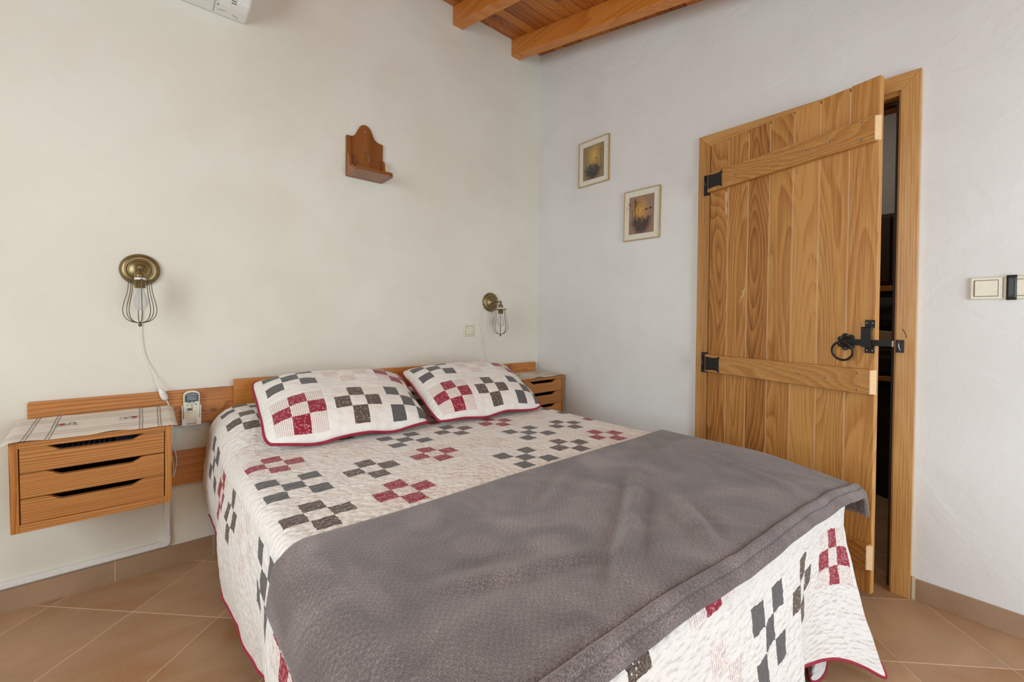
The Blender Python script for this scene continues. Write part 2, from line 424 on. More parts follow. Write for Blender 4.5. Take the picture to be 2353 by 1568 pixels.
# ================================================================== SETTING
RX0, RY0 = -3.9, -4.4
CZ, SL = 3.134, .219                       # roof height at the bed wall, fall per metre
def cz(y): return CZ + SL*y
def struct(name, mb, m, label=None, bev=0):
    o = obj(name, mb, m, None, bev); o['kind'] = 'structure'
    if label: o['label'] = label
    return o
T_ = .16
b = MB(); b.box(RX0-T_, T_, 0, T_, -.02, 3.4)
struct('wall_back', b, mat['wall'], 'cream plaster wall behind the bed head')
b = MB()                                    # door wall with its opening
DY0, DY1, DZ = -2.10, -1.34, 2.035
b.box(0, T_, DY1, 0, -.02, 3.4); b.box(0, T_, RY0, DY0, -.02, 3.4); b.box(0, T_, DY0, DY1, DZ, 3.4)
struct('wall_right', b, mat['wallB'], 'white trowelled plaster wall with the plank door')
b = MB()
b.box(RX0-T_, RX0, RY0, -2.4, -.02, 3.4); b.box(RX0-T_, RX0, -1.1, 0, -.02, 3.4)
b.box(RX0-T_, RX0, -2.4, -1.1, -.02, .85); b.box(RX0-T_, RX0, -2.4, -1.1, 2.15, 3.4)
struct('wall_left', b, mat['wallB'], 'white plaster wall with a window, left of the camera')
b = MB()
b.box(RX0-T_, -2.0, RY0-T_, RY0, -.02, 2.5); b.box(-.5, T_, RY0-T_, RY0, -.02, 2.5); b.box(-2.0, -.5, RY0-T_, RY0, 2.1, 2.5)
struct('wall_front', b, mat['wallB'], 'white plaster wall behind the camera')
# floor: grout bed and diagonal tiles
b = MB(); b.box(RX0-T_, 0, RY0-T_, 0, -.03, -.0006); b.box(0, 2.2, -3.2, -1.0, -.03, -.0006)
floor = struct('floor', b, mat['grout'], 'terracotta tile floor laid on the diagonal')
def clip(poly, a, b_, c):                   # keep a*x+b*y<=c
    out = []
    for i in range(len(poly)):
        p, q = poly[i], poly[(i+1) % len(poly)]
        dp, dq = a*p[0]+b_*p[1]-c, a*q[0]+b_*q[1]-c
        if dp <= 0: out.append(p)
        if dp*dq < 0:
            t = dp/(dp-dq); out.append((p[0]+(q[0]-p[0])*t, p[1]+(q[1]-p[1])*t))
    return out
D = .4735; G = .0021
for i in range(-14, 16):
    for j in range(-14, 16):
        s0 = -2.066+i*D; t0 = -2.658+j*D     # x-y and x+y of the tile's low corner
        q = [(s0+G, t0+G), (s0+D-G, t0+G), (s0+D-G, t0+D-G), (s0+G, t0+D-G)]
        poly = [((s+t)/2, (t-s)/2) for s, t in q]
        # bedroom part, then the doorway and the room beyond
        for (xa, xb, ya, yb) in ((RX0+.012, -.001, RY0+.012, -.012), (.001, 1.75, -2.7, -1.05)):
            pl_ = clip(clip(clip(clip(poly, 1, 0, xb), -1, 0, -xa), 0, 1, yb), 0, -1, -ya)
            if len(pl_) < 3: continue
            ar = abs(sum(pl_[k][0]*pl_[(k+1) % len(pl_)][1]-pl_[(k+1) % len(pl_)][0]*pl_[k][1] for k in range(len(pl_))))/2
            if ar < .0008: continue
            hb = MB().prism(pl_, -.008, random.uniform(-.0003, .0003), 2)
            obj('tile', hb, mat['tile'], floor, .0004, 1)
# ceiling: backing, planks and beams
b = MB(); b.prism([(.2, cz(.2)+.03), (RY0-.2, cz(RY0-.2)+.03), (RY0-.2, cz(RY0-.2)+.1), (.2, cz(.2)+.1)], RX0-T_, T_, 0)
ceil = struct('ceiling', b, mat['darkwood'], 'sloping pine board ceiling on orange stained beams')
y = 0.0; k = 0
while y > RY0:
    y1 = y-.0845
    a0, a1 = y-.0015, y1+.0015
    b = MB().prism([(a0, cz(a0)), (a1, cz(a1)), (a1, cz(a1)+.02), (a0, cz(a0)+.02)], RX0, 0, 0)
    obj('ceiling_board', b, mat['plank'], ceil, .002, 1)
    y = y1; k += 1
for i in range(8):
    x1 = -.218-.503*i; x0 = x1-.075
    if x0 < RX0: break
    hgt = .121
    b = MB().prism([(0, cz(0)), (RY0, cz(RY0)), (RY0, cz(RY0)-hgt), (0, cz(0)-hgt)], x0, x1, 0)
    obj('beam', b, mat['beam'], ceil, .003, 2)
# skirtings (tile pieces)
def skirt(name, segs, axis, wallpos, lab):
    root = thing(name, (0, 0, 0), lab, None, kind='structure')
    for a, c in segs:
        b = MB()
        if axis == 'x': b.box(a+.001, c-.001, wallpos-.010, wallpos, 0, .083)
        else: b.box(wallpos-.010, wallpos, a+.001, c-.001, 0, .083)
        obj('skirting_tile', b, mat['skirt'], root, .001, 1)
    b = MB()
    lo, hi = segs[0][0], segs[-1][1]
    if axis == 'x': b.box(lo, hi, wallpos-.0088, wallpos, 0, .0822)
    else: b.box(wallpos-.0088, wallpos, lo, hi, 0, .0822)
    obj('grout', b, mat['grout'], root)
xs = [RX0+.01]; x = -2.42-.335*4
while x < -.05: xs.append(x) if x > RX0+.05 else None; x += .335
xs.append(-.011)
skirt('baseboard_back', list(zip(xs[:-1], xs[1:])), 'x', 0, 'terracotta tile skirting under the bed wall')
ys = [RY0+.01, -4.2, -3.865, -3.53, -3.195, -2.86, -2.525, -2.176]
skirt('baseboard_right', list(zip(ys[:-1], ys[1:])), 'y', 0, 'terracotta tile skirting right of the door')
skirt('baseboard_corner', [(-1.275, -.94), (-.94, -.605), (-.605, -.27), (-.27, -.011)], 'y', 0, 'terracotta tile skirting between corner and door')
b = MB(); b.box(-.009, 0, -2.175, -2.1635, 0, .088); tag(obj('trim_2', b, mat['caulk'], None, .001), 'pale filler strip at the foot of the door casing', kind='structure')

# window and glass door of the room (outside the frame)
def window(name, horizontal, lo, hi, z0, z1, at, lab):
    root = thing(name, (0, 0, 0), lab, None, kind='structure')
    def bx_(a, c, d0, d1, zz0, zz1):
        b = MB(); b.box(a, c, d0, d1, zz0, zz1) if horizontal else b.box(d0, d1, a, c, zz0, zz1); return b
    for (a, c, q0, q1) in ((lo, lo+.07, z0, z1), (hi-.07, hi, z0, z1), (lo+.07, hi-.07, z1-.07, z1), (lo+.07, hi-.07, z0, z0+.07), ((lo+hi)/2-.035, (lo+hi)/2+.035, z0+.07, z1-.07)):
        obj('window_frame', bx_(a, c, at-.12, at-.07, q0, q1), mat['oakv'], root, .003)
    obj('pane', bx_(lo+.07, (lo+hi)/2-.035, at-.098, at-.092, z0+.07, z1-.07), mat['glass'], root)
    obj('pane', bx_((lo+hi)/2+.035, hi-.07, at-.098, at-.092, z0+.07, z1-.07), mat['glass'], root)
window('window_1', False, -2.4, -1.1, .85, 2.15, RX0, 'oak window in the left wall')
window('door_2', True, -2.0, -.5, 0, 2.1, RY0, 'glazed double door behind the camera')

# ================================================================== DOOR CASING
tr = thing('trim_1', (0, -1.72, 0), 'oak casing around the plank door', None, kind='structure')
c0, c1, zt = -1.276, -2.161, 2.10
obj('casing_board', MB().prism([(c0, 0), (c0, zt), (DY1+.001, DZ+.001), (DY1+.001, 0)], -.022, 0, 0), mat['oakv'], tr, .002)
obj('casing_board', MB().prism([(c1, 0), (c1, zt), (DY0-.001, DZ+.001), (DY0-.001, 0)], -.022, 0, 0), mat['oakv'], tr, .002)
obj('casing_board', MB().prism([(c0, zt), (c1, zt), (DY0-.001, DZ+.001), (DY1+.001, DZ+.001)], -.022, 0, 0), mat['oakh'], tr, .002)
b = MB(); b.box(-.012, T_+.01, DY0-.02, DY0+.004, 0, DZ); obj('jamb', b, mat['oakv'], tr, .001)
b = MB(); b.box(-.012, T_+.01, DY1-.014, DY1+.02, 0, DZ); obj('jamb', b, mat['oakv'], tr, .001)
b = MB(); b.box(-.012, T_+.01, DY0+.004, DY1-.014, DZ-.016, DZ+.02); obj('jamb', b, mat['oakh'], tr, .001)
b = MB(); b.box(.035, .06, DY0+.004, DY0+.018, 0, DZ-.016); b.box(.035, .06, DY0+.018, DY1-.014, DZ-.032, DZ-.016)
obj('door_stop', b, mat['darkwood'], tr)  # stop coloured dark, the shadow it sits in put into the colour
kp = obj('keeper_plate', MB().box(-.025, -.022, -2.128, -2.103, .980, 1.031), mat['iron'], tr, .0008)
obj('catch', MB().tube([(-.026, -2.110, 1.026), (-.034, -2.112, 1.015), (-.036, -2.113, 1.0), (-.030, -2.117, .990), (-.027, -2.118, .986)], .0026), mat['steel'], kp)
for yy in (-2.108, -2.123):
    for zz in (.987, 1.024): obj('screw', MB().lathe([(0, -.0268), (.0022, -.0266), (.0028, -.0245)], (0, yy, zz), 'x', 10), mat['iron'], kp)
obj('knot_crack', MB().tube([(-.0222, -2.122, 1.075), (-.0222, -2.129, 1.062), (-.0222, -2.133, 1.05), (-.0222, -2.1345, 1.04)], .0011, 5), mat['darkwood'], tr)

# ================================================================== PLANK DOOR
Hx, Hy = -.045, -1.343
dd = Vector((-.22121, -.97523, 0)); nn = Vector((-.97523, .22121, 0))
LT = Matrix(((dd.x, nn.x, 0, Hx), (dd.y, nn.y, 0, Hy), (0, 0, 1, 0), (0, 0, 0, 1)))   # local: x along leaf, y towards room, z up
door = thing('door_1', (Hx, Hy, 0), 'open ledged chestnut plank door with black iron ring handle', None, kind='structure')
edges = [.010, .116, .222, .326, .432, .538, .645, .744]
for i in range(7):
    a, c = edges[i]+.0020, edges[i+1]-.0020
    if i == 6: c = .744
    obj('plank', MB().box(a, c, -.028, 0, .052, 2.027+.0022*i, LT), mat['door'], door, .0022, 2)
obj('tongue_strip', MB().box(.02, .735, -.024, -.0022, .06, 2.02, LT), mat['endgrain'], door)
for nm, zl0, zl1, zr0, zr1, wl in (('top', 1.778, 1.873, 1.790, 1.886, .012), ('mid', .833, .922, .824, .920, .012), ('low', .150, .245, .150, .246, .012)):
    led = obj('ledge', MB().prism([(wl, zl0), (wl, zl1), (.740, zr1), (.740, zr0)], .0005, .026, 1, LT), mat['doorledge'], door, .002)
    # sawn end, chamfered
    eb = MB(); eb.add([(.7385, .0265, zr0+.003), (.7385, .0265, zr1-.003), (.752, .006, zr1-.001), (.752, .006, zr0+.001), (.740, .0005, zr0), (.740, .0005, zr1)],
                      [(0, 1, 2, 3), (3, 2, 5, 4), (0, 3, 4), (1, 5, 2), (0, 4, 5, 1)], LT)
    tag(obj('end_grain', eb, mat['endgrain'], led), 'pale sawn end grain')
    if nm != 'low':
        zc = (lambda w_: (zl0+zl1)/2+((zr0+zr1)/2-(zl0+zl1)/2)*w_/.74)
        sc = [(w_, zc(w_)) for w_ in (.171, .276, .380, .485, .590)] + [(.699, zc(.7)+.033), (.698, zc(.7)-.033)]
        for w_, z_ in sc:
            obj('screw', MB().lathe([(.0005, .0272), (.0016, .0272), (.0036, .0270), (.0042, .0262)], (w_, 0, z_), 'y', 12, LT), mat['steel'], led)
            obj('screw', MB().lathe([(0, .0275), (.0017, .0274)], (w_, 0, z_), 'y', 8, LT), mat['iron'], led)
# scars on the planks
for pts in ([(.100, 1.760), (.112, 1.762), (.114, 1.74), (.106, 1.70), (.110, 1.65), (.104, 1.637), (.098, 1.66), (.101, 1.70), (.097, 1.73)],
            [(.199, 1.252), (.205, 1.249), (.209, 1.259), (.218, 1.262), (.216, 1.25), (.209, 1.243), (.212, 1.233), (.204, 1.222), (.199, 1.212), (.196, 1.199), (.187, 1.190), (.184, 1.193), (.192, 1.204), (.193, 1.218), (.199, 1.230), (.203, 1.241), (.197, 1.243)]):
    obj('bare_patch', MB().prism(pts, 0.0, .0006, 1, LT), mat['bare'], door)
# hinges
for z0, z1, n_ in ((1.787, 1.872, 0), (.833, .918, 1)):
    st = MB(); zc = (z0+z1)/2; h = (z1-z0)/2
    poly = [(.018, zc-h*.86), (.018, zc+h*.86), (.060, zc+h*.74), (.082, zc+h*.78), (.100, zc+h), (.096, zc+h*.5), (.096, zc-h*.5), (.100, zc-h), (.082, zc-h*.78), (.060, zc-h*.74)]
    st.prism(poly, .026, .030, 1, LT)
    hg = obj('hinge', st, mat['iron'], door, .0008)
    obj('hinge_plate', MB().box(-.026, -.022, -1.341, -1.308, z0-.012, z1+.012), mat['iron'], hg, .0008)
    obj('hinge_pin', MB().tube([(-.0, .027, zc-h*.8), (-.0, .027, zc+h*.8)], .006, 12, LT), mat['iron'], hg)
# ring handle and latch
import math as _m
ply = [(.650+(.029+.0055*abs(math.cos(3.5*a)))*math.cos(a), 1.022+(.029+.0055*abs(math.cos(3.5*a)))*math.sin(a)) for a in [2*PI*i/84 for i in range(84)]]
rp = obj('ring_plate', MB().prism(ply, 0, .004, 1, LT), mat['iron'], door, .0008)
obj('boss', MB().lathe([(.021, .004), (.020, .008), (.014, .013), (.011, .020), (.012, .026), (.008, .031), (0, .032)], (.650, 0, 1.022), 'y', 24, LT), mat['iron'], rp)
obj('ring', MB().tube([(.649+.036*math.cos(a), .034+.004*math.sin(a), .986+.036*math.sin(a)) for a in [2*PI*i/40 for i in range(40)]], .0042, 10, LT, closed=True), mat['iron'], rp)
for a in (80, 260, 20, 200, 320, 140):
    obj('screw', MB().lathe([(0, .0052), (.002, .005), (.0026, .004)], (.650+.026*math.cos(math.radians(a)), 0, 1.022+.026*math.sin(math.radians(a))), 'y', 8, LT), mat['steel'], rp)
obj('latch_bar', MB().box(.655, .802, .010, .018, 1.011, 1.034, LT), mat['iron'], door, .001)
obj('latch_tip', MB().box(.8005, .8030, .0095, .0185, 1.0115, 1.0335, LT), mat['steel'], door, .0005)
sp2 = MB(); sp2.box(.711, .742, 0, .004, .982, 1.014, LT); sp2.box(.711, .742, 0, .004, 1.080, 1.110, LT); sp2.box(.708, .740, .002, .026, 1.0145, 1.0185, LT) ; sp2.box(.708, .740, .002, .026, 1.079, 1.083, LT); sp2.box(.707, .739, .022, .026, 1.006, 1.083, LT)
stp = obj('latch_staple', sp2, mat['iron'], door, .0006)
for w_ in (.717, .735):
    for z_ in (.992, 1.098): obj('screw', MB().lathe([(0, .0052), (.0024, .005), (.003, .004)], (w_, 0, z_), 'y', 8, LT), mat['steel'], stp)

# ================================================================== ROOM BEYOND THE DOOR
def dark_room():
    b = MB(); b.box(1.75, 1.85, -3.2, -1.0, -.02, 2.9); b.box(T_, 1.85, -1.05, -1.0, -.02, 2.9); b.box(T_, 1.85, -2.75, -2.7, -.02, 2.9); b.box(T_, 1.85, -2.75, -1.0, 2.75, 2.85)
    struct('wall_beyond', b, mat['wall_far'], 'grey walls of the dark room beyond the door')
dark_room()
cb = thing('cupboard', (1.35, -1.85, 0), 'tall dark wood cupboard in the dark room beyond the door gap', 'cupboard')
obj('body', MB().box(1.30, 1.72, -2.35, -1.4, 1.34, 1.80), mat['darkwood'], cb, .004)
obj('door', MB().box(1.28, 1.299, -2.34, -1.905, 1.36, 1.78), mat['darkwood'], cb, .004)
obj('door', MB().box(1.28, 1.299, -1.895, -1.41, 1.36, 1.78), mat['darkwood'], cb, .004)
obj('top_shelf', MB().box(1.26, 1.72, -2.35, -1.4, 1.30, 1.335), mat['panel'], cb, .002)
obj('shelf_board', MB().box(1.12, 1.72, -2.35, -1.4, .74, .766), mat['panel'], cb, .002)
obj('side_panel', MB().box(1.28, 1.72, -2.37, -2.352, .0, 1.80), mat['darkwood'], cb, .002)
obj('side_panel', MB().box(1.28, 1.72, -1.398, -1.38, .0, 1.80), mat['darkwood'], cb, .002)
def lump(name, x0, x1, y0, y1, z0, z1, mt, lab, cat, seed):
    P = []; n, k = 22, 26
    for i in range(n+1):
        row = []
        t = i/n
        for j in range(k):
            a = 2*PI*j/k
            ex = 1-abs(2*t-1)**5*.6
            rx, ry = (x1-x0)/2*ex, (y1-y0)/2*ex
            ca, sa = math.cos(a), math.sin(a)
            q = (abs(ca)**3+abs(sa)**3)**(-1/3)
            f = 1+.10*nz(math.cos(a)*2+seed, math.sin(a)*2, t*5)
            row.append(((x0+x1)/2+rx*ca*q*f, (y0+y1)/2+ry*sa*q*f, z0+(z1-z0)*t+.0))
        row.append(row[0]); P.append(row)
    b = MB().grid(P); nb = len(b.v)
    b.add([P[0][j] for j in range(k)], [tuple(range(k-1, -1, -1))]); b.add([P[-1][j] for j in range(k)], [tuple(range(k))])
    return tag(obj(name, b, mt), lab, cat)
lump('bag', 1.15, 1.5, -2.15, -1.5, .77, .98, mat['blackcloth'], 'black cloth bag lying on the shelf behind the door gap, lower one', 'bag', 1)
lump('bag', 1.16, 1.5, -2.12, -1.55, 1.06, 1.26, mat['blackcloth'], 'black cloth bag behind the door gap, upper one under the cupboard', 'bag', 6)
obj_p = tag(obj('paper_bundle', MB().prism([(-2.2, .985), (-1.5, .985), (-1.5, 1.045), (-1.86, 1.05), (-2.2, 1.02)], 1.15, 1.5, 0), mat['paper'], None, .004), 'crumpled buff paper bundle between the two black bags', 'paper')
b = MB(); Pg = []
for i in range(60):
    yy = -2.34+.93*i/59
    Pg.append([(1.20+.018*math.sin(i*1.1)+.004*random.random(), yy, z) for z in (.012, .2, .4, .6, .738)])
b.grid(Pg); tag(obj('curtain', b, mat['blackcloth'], None, solid=.004), 'dark gathered cloth hanging below the shelf behind the door gap', 'curtain')

# ================================================================== WALL RAILS BEHIND BED
ra = thing('headboard_rail', (-1.35, 0, .35), 'pair of long knotty pine boards fixed along the bed wall', 'headboard rail')
obj('board', MB().box(-2.657, -.039, -.030, 0, .618, .771), mat['rail'], ra, .004, 3)
obj('board', MB().box(-2.657, -.039, -.030, 0, .352, .501), mat['rail'], ra, .004, 3)

# ================================================================== BED
XL, XR, YF, TOP, R = -2.112, -.600, -2.045, .607, .046
bed = thing('bed', (-1.35, -1.05, 0), 'double bed with a pine headboard panel under the quilt', 'bed')
obj('headboard_panel', MB().box(-2.010, -.712, -.062, -.032, .36, .806), mat['panel'], bed, .003)
obj('mattress', MB().box(XL+.045, XR-.045, YF+.09, -.075, .34, .575), mat['white'], bed, .04, 4)
obj('bed_base', MB().box(XL+.06, XR-.06, YF+.11, -.08, .22, .335), mat['panel'], bed, .004)
for sx in (XL+.10, XR-.16):
    for sy in (YF+.16, -.20): obj('leg', MB().box(sx, sx+.06, sy, sy+.06, 0, .219), mat['panel'], bed, .003)

def raise_(x, y):
    h = .088*smooth01((y+.62)/.38)-.030*smooth01((x+.92)/.30)*smooth01((-1.72-y)/.28)
    return h
def ripple(x, y):
    return .0022*nz(x*9, y*16, 3) + .0035*nz(x*3, y*3, 9)
def warp(x, y): return -.030*smooth01((x-XL)/(XR-XL))*smooth01((-1.45-y)/.5)
def RL(y): return R+.085*smooth01((y+1.0)/.75)
def top_z(x, y): return TOP + raise_(x, y) + ripple(x, y)
qb = MB()
HEAD = -.085
nx, ny = 150, 200
P, U = [], []
for i in range(ny+1):
    y = HEAD+(YF+R-HEAD)*i/ny
    rp_, ru = [], []
    for j in range(nx+1):
        x = XL+RL(y)+(XR-XL-R-RL(y))*j/nx
        rp_.append((x, y+warp(x, y), top_z(x, y))); ru.append((x, y))
    P.append(rp_); U.append(ru)
qb.grid(P, U)
# stations around the rim: (inner top point A, outward normal, hem point H, uv of A, uv of hem)
L = .44
St = []
def stn(A, n, H, uA, uH, rad=None): St.append((Vector(A), Vector(n).normalized(), Vector(H), Vector(uA), Vector(uH), rad or R))
yi = YF+R; xl, xr = XL+R, XR-R
nS = 60
for i in range(nS+1):                       # left side, head to foot
    y = HEAD+(yi-HEAD)*i/nS
    hx = XL+.004-.016*math.sin(y*7.5+1)-.007*math.sin(y*17)
    rl = RL(y)
    stn((XL+rl, y), (-1, 0), (hx, y, .150+.75*raise_(0, y)+.006*math.sin(y*5)), (XL+rl, y), (XL+rl-rl*1.57-L+(rl-R)*.6, y), rl)
for i in range(1, 12):                      # left foot corner, a plain cone
    a = i/12*PI/2; e = 1+.25*math.sin(2*a)
    stn((xl, yi), (-math.cos(a), -math.sin(a)), (xl-math.cos(a)*.13*e-.0, yi-math.sin(a)*.13*e, .150-.11*math.sin(2*a)),
        (xl, yi), (xl-.52*min(1, 1/max(math.cos(a), .01)*math.cos(a)) if a < PI/4 else xl-.52*math.tan(PI/2-a), yi-.52*math.tan(a) if a < PI/4 else yi-.52))
nF = 40
for i in range(nF+1):                       # foot up to the flare
    x = xl+(-1.10-xl)*i/nF
    stn((x, yi), (0, -1), (x-.03*smooth01((x+1.6)/.5), YF-.055-.008*math.sin(x*9), .148), (x, yi), (x, yi-R*1.57-L))
fl = [(-1.02, (-1.035, -2.062, .152), (-1.02, 0)), (-.94, (-.965, -2.052, .160), (-.94, 0)), (-.86, (-.86, -2.088, .150), (-.86, 0)),
      (-.80, (-.775, -2.112, .115), (-.80, 0)), (-.755, (-.70, -2.140, .072), (-.755, 0)), (-.725, (-.632, -2.176, .033), (-.725, 0))]
key = [(Vector((x, yi)), Vector((0, -1)), Vector(h), Vector((u_[0], yi)), Vector((u_[0], yi-R*1.57-L-.05*k/5))) for k, (x, h, u_) in enumerate(fl)]
key += [(Vector((-.70, yi)), Vector((.1, -1)), Vector((-.655, -2.125, .125)), Vector((-.70, yi)), Vector((-.68, yi-.56))),
        (Vector((-.67, yi)), Vector((.3, -1)), Vector((-.69, -2.055, .115)), Vector((-.66, yi)), Vector((-.50, yi-.56))),
        (Vector((xr, yi)), Vector((.7, -.7)), Vector((-.725, -2.045, .012)), Vector((xr, yi)), Vector((-.30, yi-.56))),
        (Vector((xr, yi)), Vector((.9, -.5)), Vector((-.795, -2.025, .012)), Vector((xr, yi)), Vector((-.22, yi-.50))),
        (Vector((xr, yi)), Vector((1, -.3)), Vector((-.70, -1.98, .04)), Vector((xr, yi)), Vector((-.13, yi-.40))),
        (Vector((xr, yi)), Vector((1, 0)), Vector((-.565, -1.92, .10)), Vector((xr, yi)), Vector((-.13, yi-.15)))]
M_ = 8
prev = St[-1][:5]
allk = [prev] + key
for i in range(1, (len(allk)-1)*M_+1):
    t = i/M_
    v_ = [catmull([k_[c_] for k_ in allk], t) for c_ in range(5)]
    stn(*v_)
nR = 50
for i in range(1, nR+1):                    # right side, foot to head
    y = yi+(HEAD-yi)*i/nR
    stn((xr, y), (1, 0), (XR+.045+.01*math.sin(y*9), y, .150+.75*raise_(0, y)), (xr, y), (xr+R*1.57+L, y))
colsP, colsU, hem = [], [], []
for si, (A, n, H, uA, uH, rr) in enumerate(St):
    cp_, cu_ = [], []
    z0 = top_z(A.x, A.y); Aw = Vector((A.x, A.y+warp(A.x, A.y)))
    arc = rr*PI/2
    tot = (uH-uA).length
    for k in range(7):
        a = k/6*PI/2
        q = Aw+n*rr*math.sin(a); cp_.append(Vector((q.x, q.y, z0-rr*(1-math.cos(a)))))
        cu_.append(uA+(uH-uA)*(rr*a/tot))
    B = cp_[-1].copy(); ub = cu_[-1]
    for k in range(1, 29):
        t = k/28
        e = t*(1.25-.25*t) if si < nS+12+nF-8 else t*(.62+.38*t)
        p = Vector((B.x+(H.x-B.x)*e, B.y+(H.y-B.y)*e, B.z+(H.z-B.z)*t))
        w_ = (.020 if si <= nS else 0)*math.sin(PI*t)**1.2 + .004*nz(ub.x*14, ub.y*14, t*4)+.0025*nz(ub.x*30, ub.y*30, t*12)
        p.x += n.x*w_; p.y += n.y*w_
        cp_.append(p); cu_.append(ub+(uH-ub)*t)
    colsP.append([tuple(p) for p in cp_]); colsU.append([tuple(q) for q in cu_]); hem.append(cp_[-1])
qb.grid(colsP, colsU)
quilt = obj('quilt', qb, mat['quilt'], weld=True)
tag(quilt, 'cream patchwork quilt with red, grey and brown squares spread over the bed', 'quilt')
obj('binding', MB().tube([p+Vector((0, 0, -.001)) for p in hem], .0042, 8), mat['red'], quilt)

# ------------------------------------------------------------------ blanket
def sx(s, o):
    """cloth coordinate s across the bed, offset o from the quilt: x, dz"""
    Ro = R+.002
    if s < XL+Ro:
        d = XL+Ro-s; a = min(d/Ro, PI/2)
        x = XL+Ro-(Ro+o)*math.sin(a); z = -Ro+(Ro+o)*math.cos(a)-o
        if d > Ro*PI/2: x -= (d-Ro*PI/2)*.16; z -= (d-Ro*PI/2)
        return x, z
    if s > XR-Ro:
        d = s-(XR-Ro); a = min(d/Ro, PI/2)
        x = XR-Ro+(Ro+o)*math.sin(a); z = -Ro+(Ro+o)*math.cos(a)-o
        if d > Ro*PI/2: x += (d-Ro*PI/2)*.16; z -= (d-Ro*PI/2)
        return x, z
    return s, 0
def hw(x, y):
    """creases in the blanket top"""
    h = .0035*nz(x*2.5, y*4, 1)+.0018*nz(x*9, y*9, 5)
    for (ax, ay, bx2, by2, amp, wd) in ((-1.75, -1.98, -1.15, -1.62, .010, .018), (-1.45, -2.0, -1.25, -1.78, .008, .02), (-1.15, -1.62, -.72, -1.55, .006, .03),
                                       (-1.95, -1.75, -1.6, -1.86, .007, .022), (-.95, -1.95, -.80, -1.65, .005, .02), (-1.62, -1.66, -1.28, -1.50, .006, .025)):
        vx, vy = bx2-ax, by2-ay; L2 = vx*vx+vy*vy
        t = ((x-ax)*vx+(y-ay)*vy)/L2; tc = max(0, min(1, t))
        d = math.hypot(x-ax-vx*tc, y-ay-vy*tc)+.012*nz(x*6, y*6, 2)
        fade = 1-smooth01(abs(t-.5)*1.6-.2)
        amp *= 1.35
        h += amp*math.exp(-(d/wd)**2)*fade - amp*.5*math.exp(-((d-wd*1.7)/wd)**2)*fade
    return h
prof = [(-1.441, .003), (-1.426, .004), (-1.418, .009), (-1.420, .015), (-1.430, .018)]
n_ = 80
prof += [(-1.430+(-1.975+1.430)*i/n_, .018) for i in range(1, n_+1)]
prof += [(-1.984, .0175), (-1.992, .0160), (-1.998, .0125), (-2.0015, .0108), (-2.0035, .0125), (-2.006, .0172), (-2.010, .0192), (-2.0145, .0185), (-2.0185, .0150), (-2.0205, .0095), (-2.0212, .0065),
         (-2.0228, .0075), (-2.026, .0078), (-2.030, .0055), (-2.0325, .0010), (-2.0335, -.0050), (-2.0330, -.0100), (-2.030, -.0125), (-2.026, -.0120)]
bb = MB(); P, U = [], []
s0, s1 = XL-.072, XR+.060
ns = 230
arcv = [prof[0][0]]
for k in range(1, len(prof)): arcv.append(arcv[-1]-math.hypot(prof[k][0]-prof[k-1][0], prof[k][1]-prof[k-1][1]))
for k, (y, o) in enumerate(prof):
    rp_, ru = [], []
    for j in range(ns+1):
        s = s0+(s1-s0)*j/ns
        edge = min(s-s0, s1-s)
        x, dz = sx(s, max(o, .004))
        sl = -.008-.076*smooth01((s+2.0)/1.35)*smooth01((-1.45-y)/.5)
        front = smooth01((-1.92-y)/.08)
        yy = y+sl+.006*nz(s*3.1, 7, 0)*front+.004*nz(s*9, 3, 0)*front
        bk = 1-smooth01((-1.418-y)/.05)
        yy += .005*nz(s*4, 1, 0)*bk
        h = hw(s, y)*(1-front*.6)*(1-bk) if k > 3 else 0
        base = TOP+.002+.0035*nz(s*3, y*3, 9)-.034*smooth01((s+.92)/.30)*smooth01((-1.72-y)/.28)
        fr = front*(.002*nz(s*13, 5, k*.15)+.004*nz(s*4, 2, 0))
        thin = min(1, edge/.012)
        z = base+dz+o*(thin*.6+.4)+h*smooth01((s-XL)/.08)+fr
        # hang outwards a little where the cloth runs down the sides
        if s < XL: x -= .004+.5*max(0, hw(s, y))
        rp_.append((x, yy, z)); ru.append((s, arcv[k]))
    P.append(rp_); U.append(ru)
bb.grid(P, U)
blk = obj('blanket', bb, mat['blanket'], solid=.004)
tag(blk, 'mauve grey plush blanket folded across the foot of the bed', 'blanket')

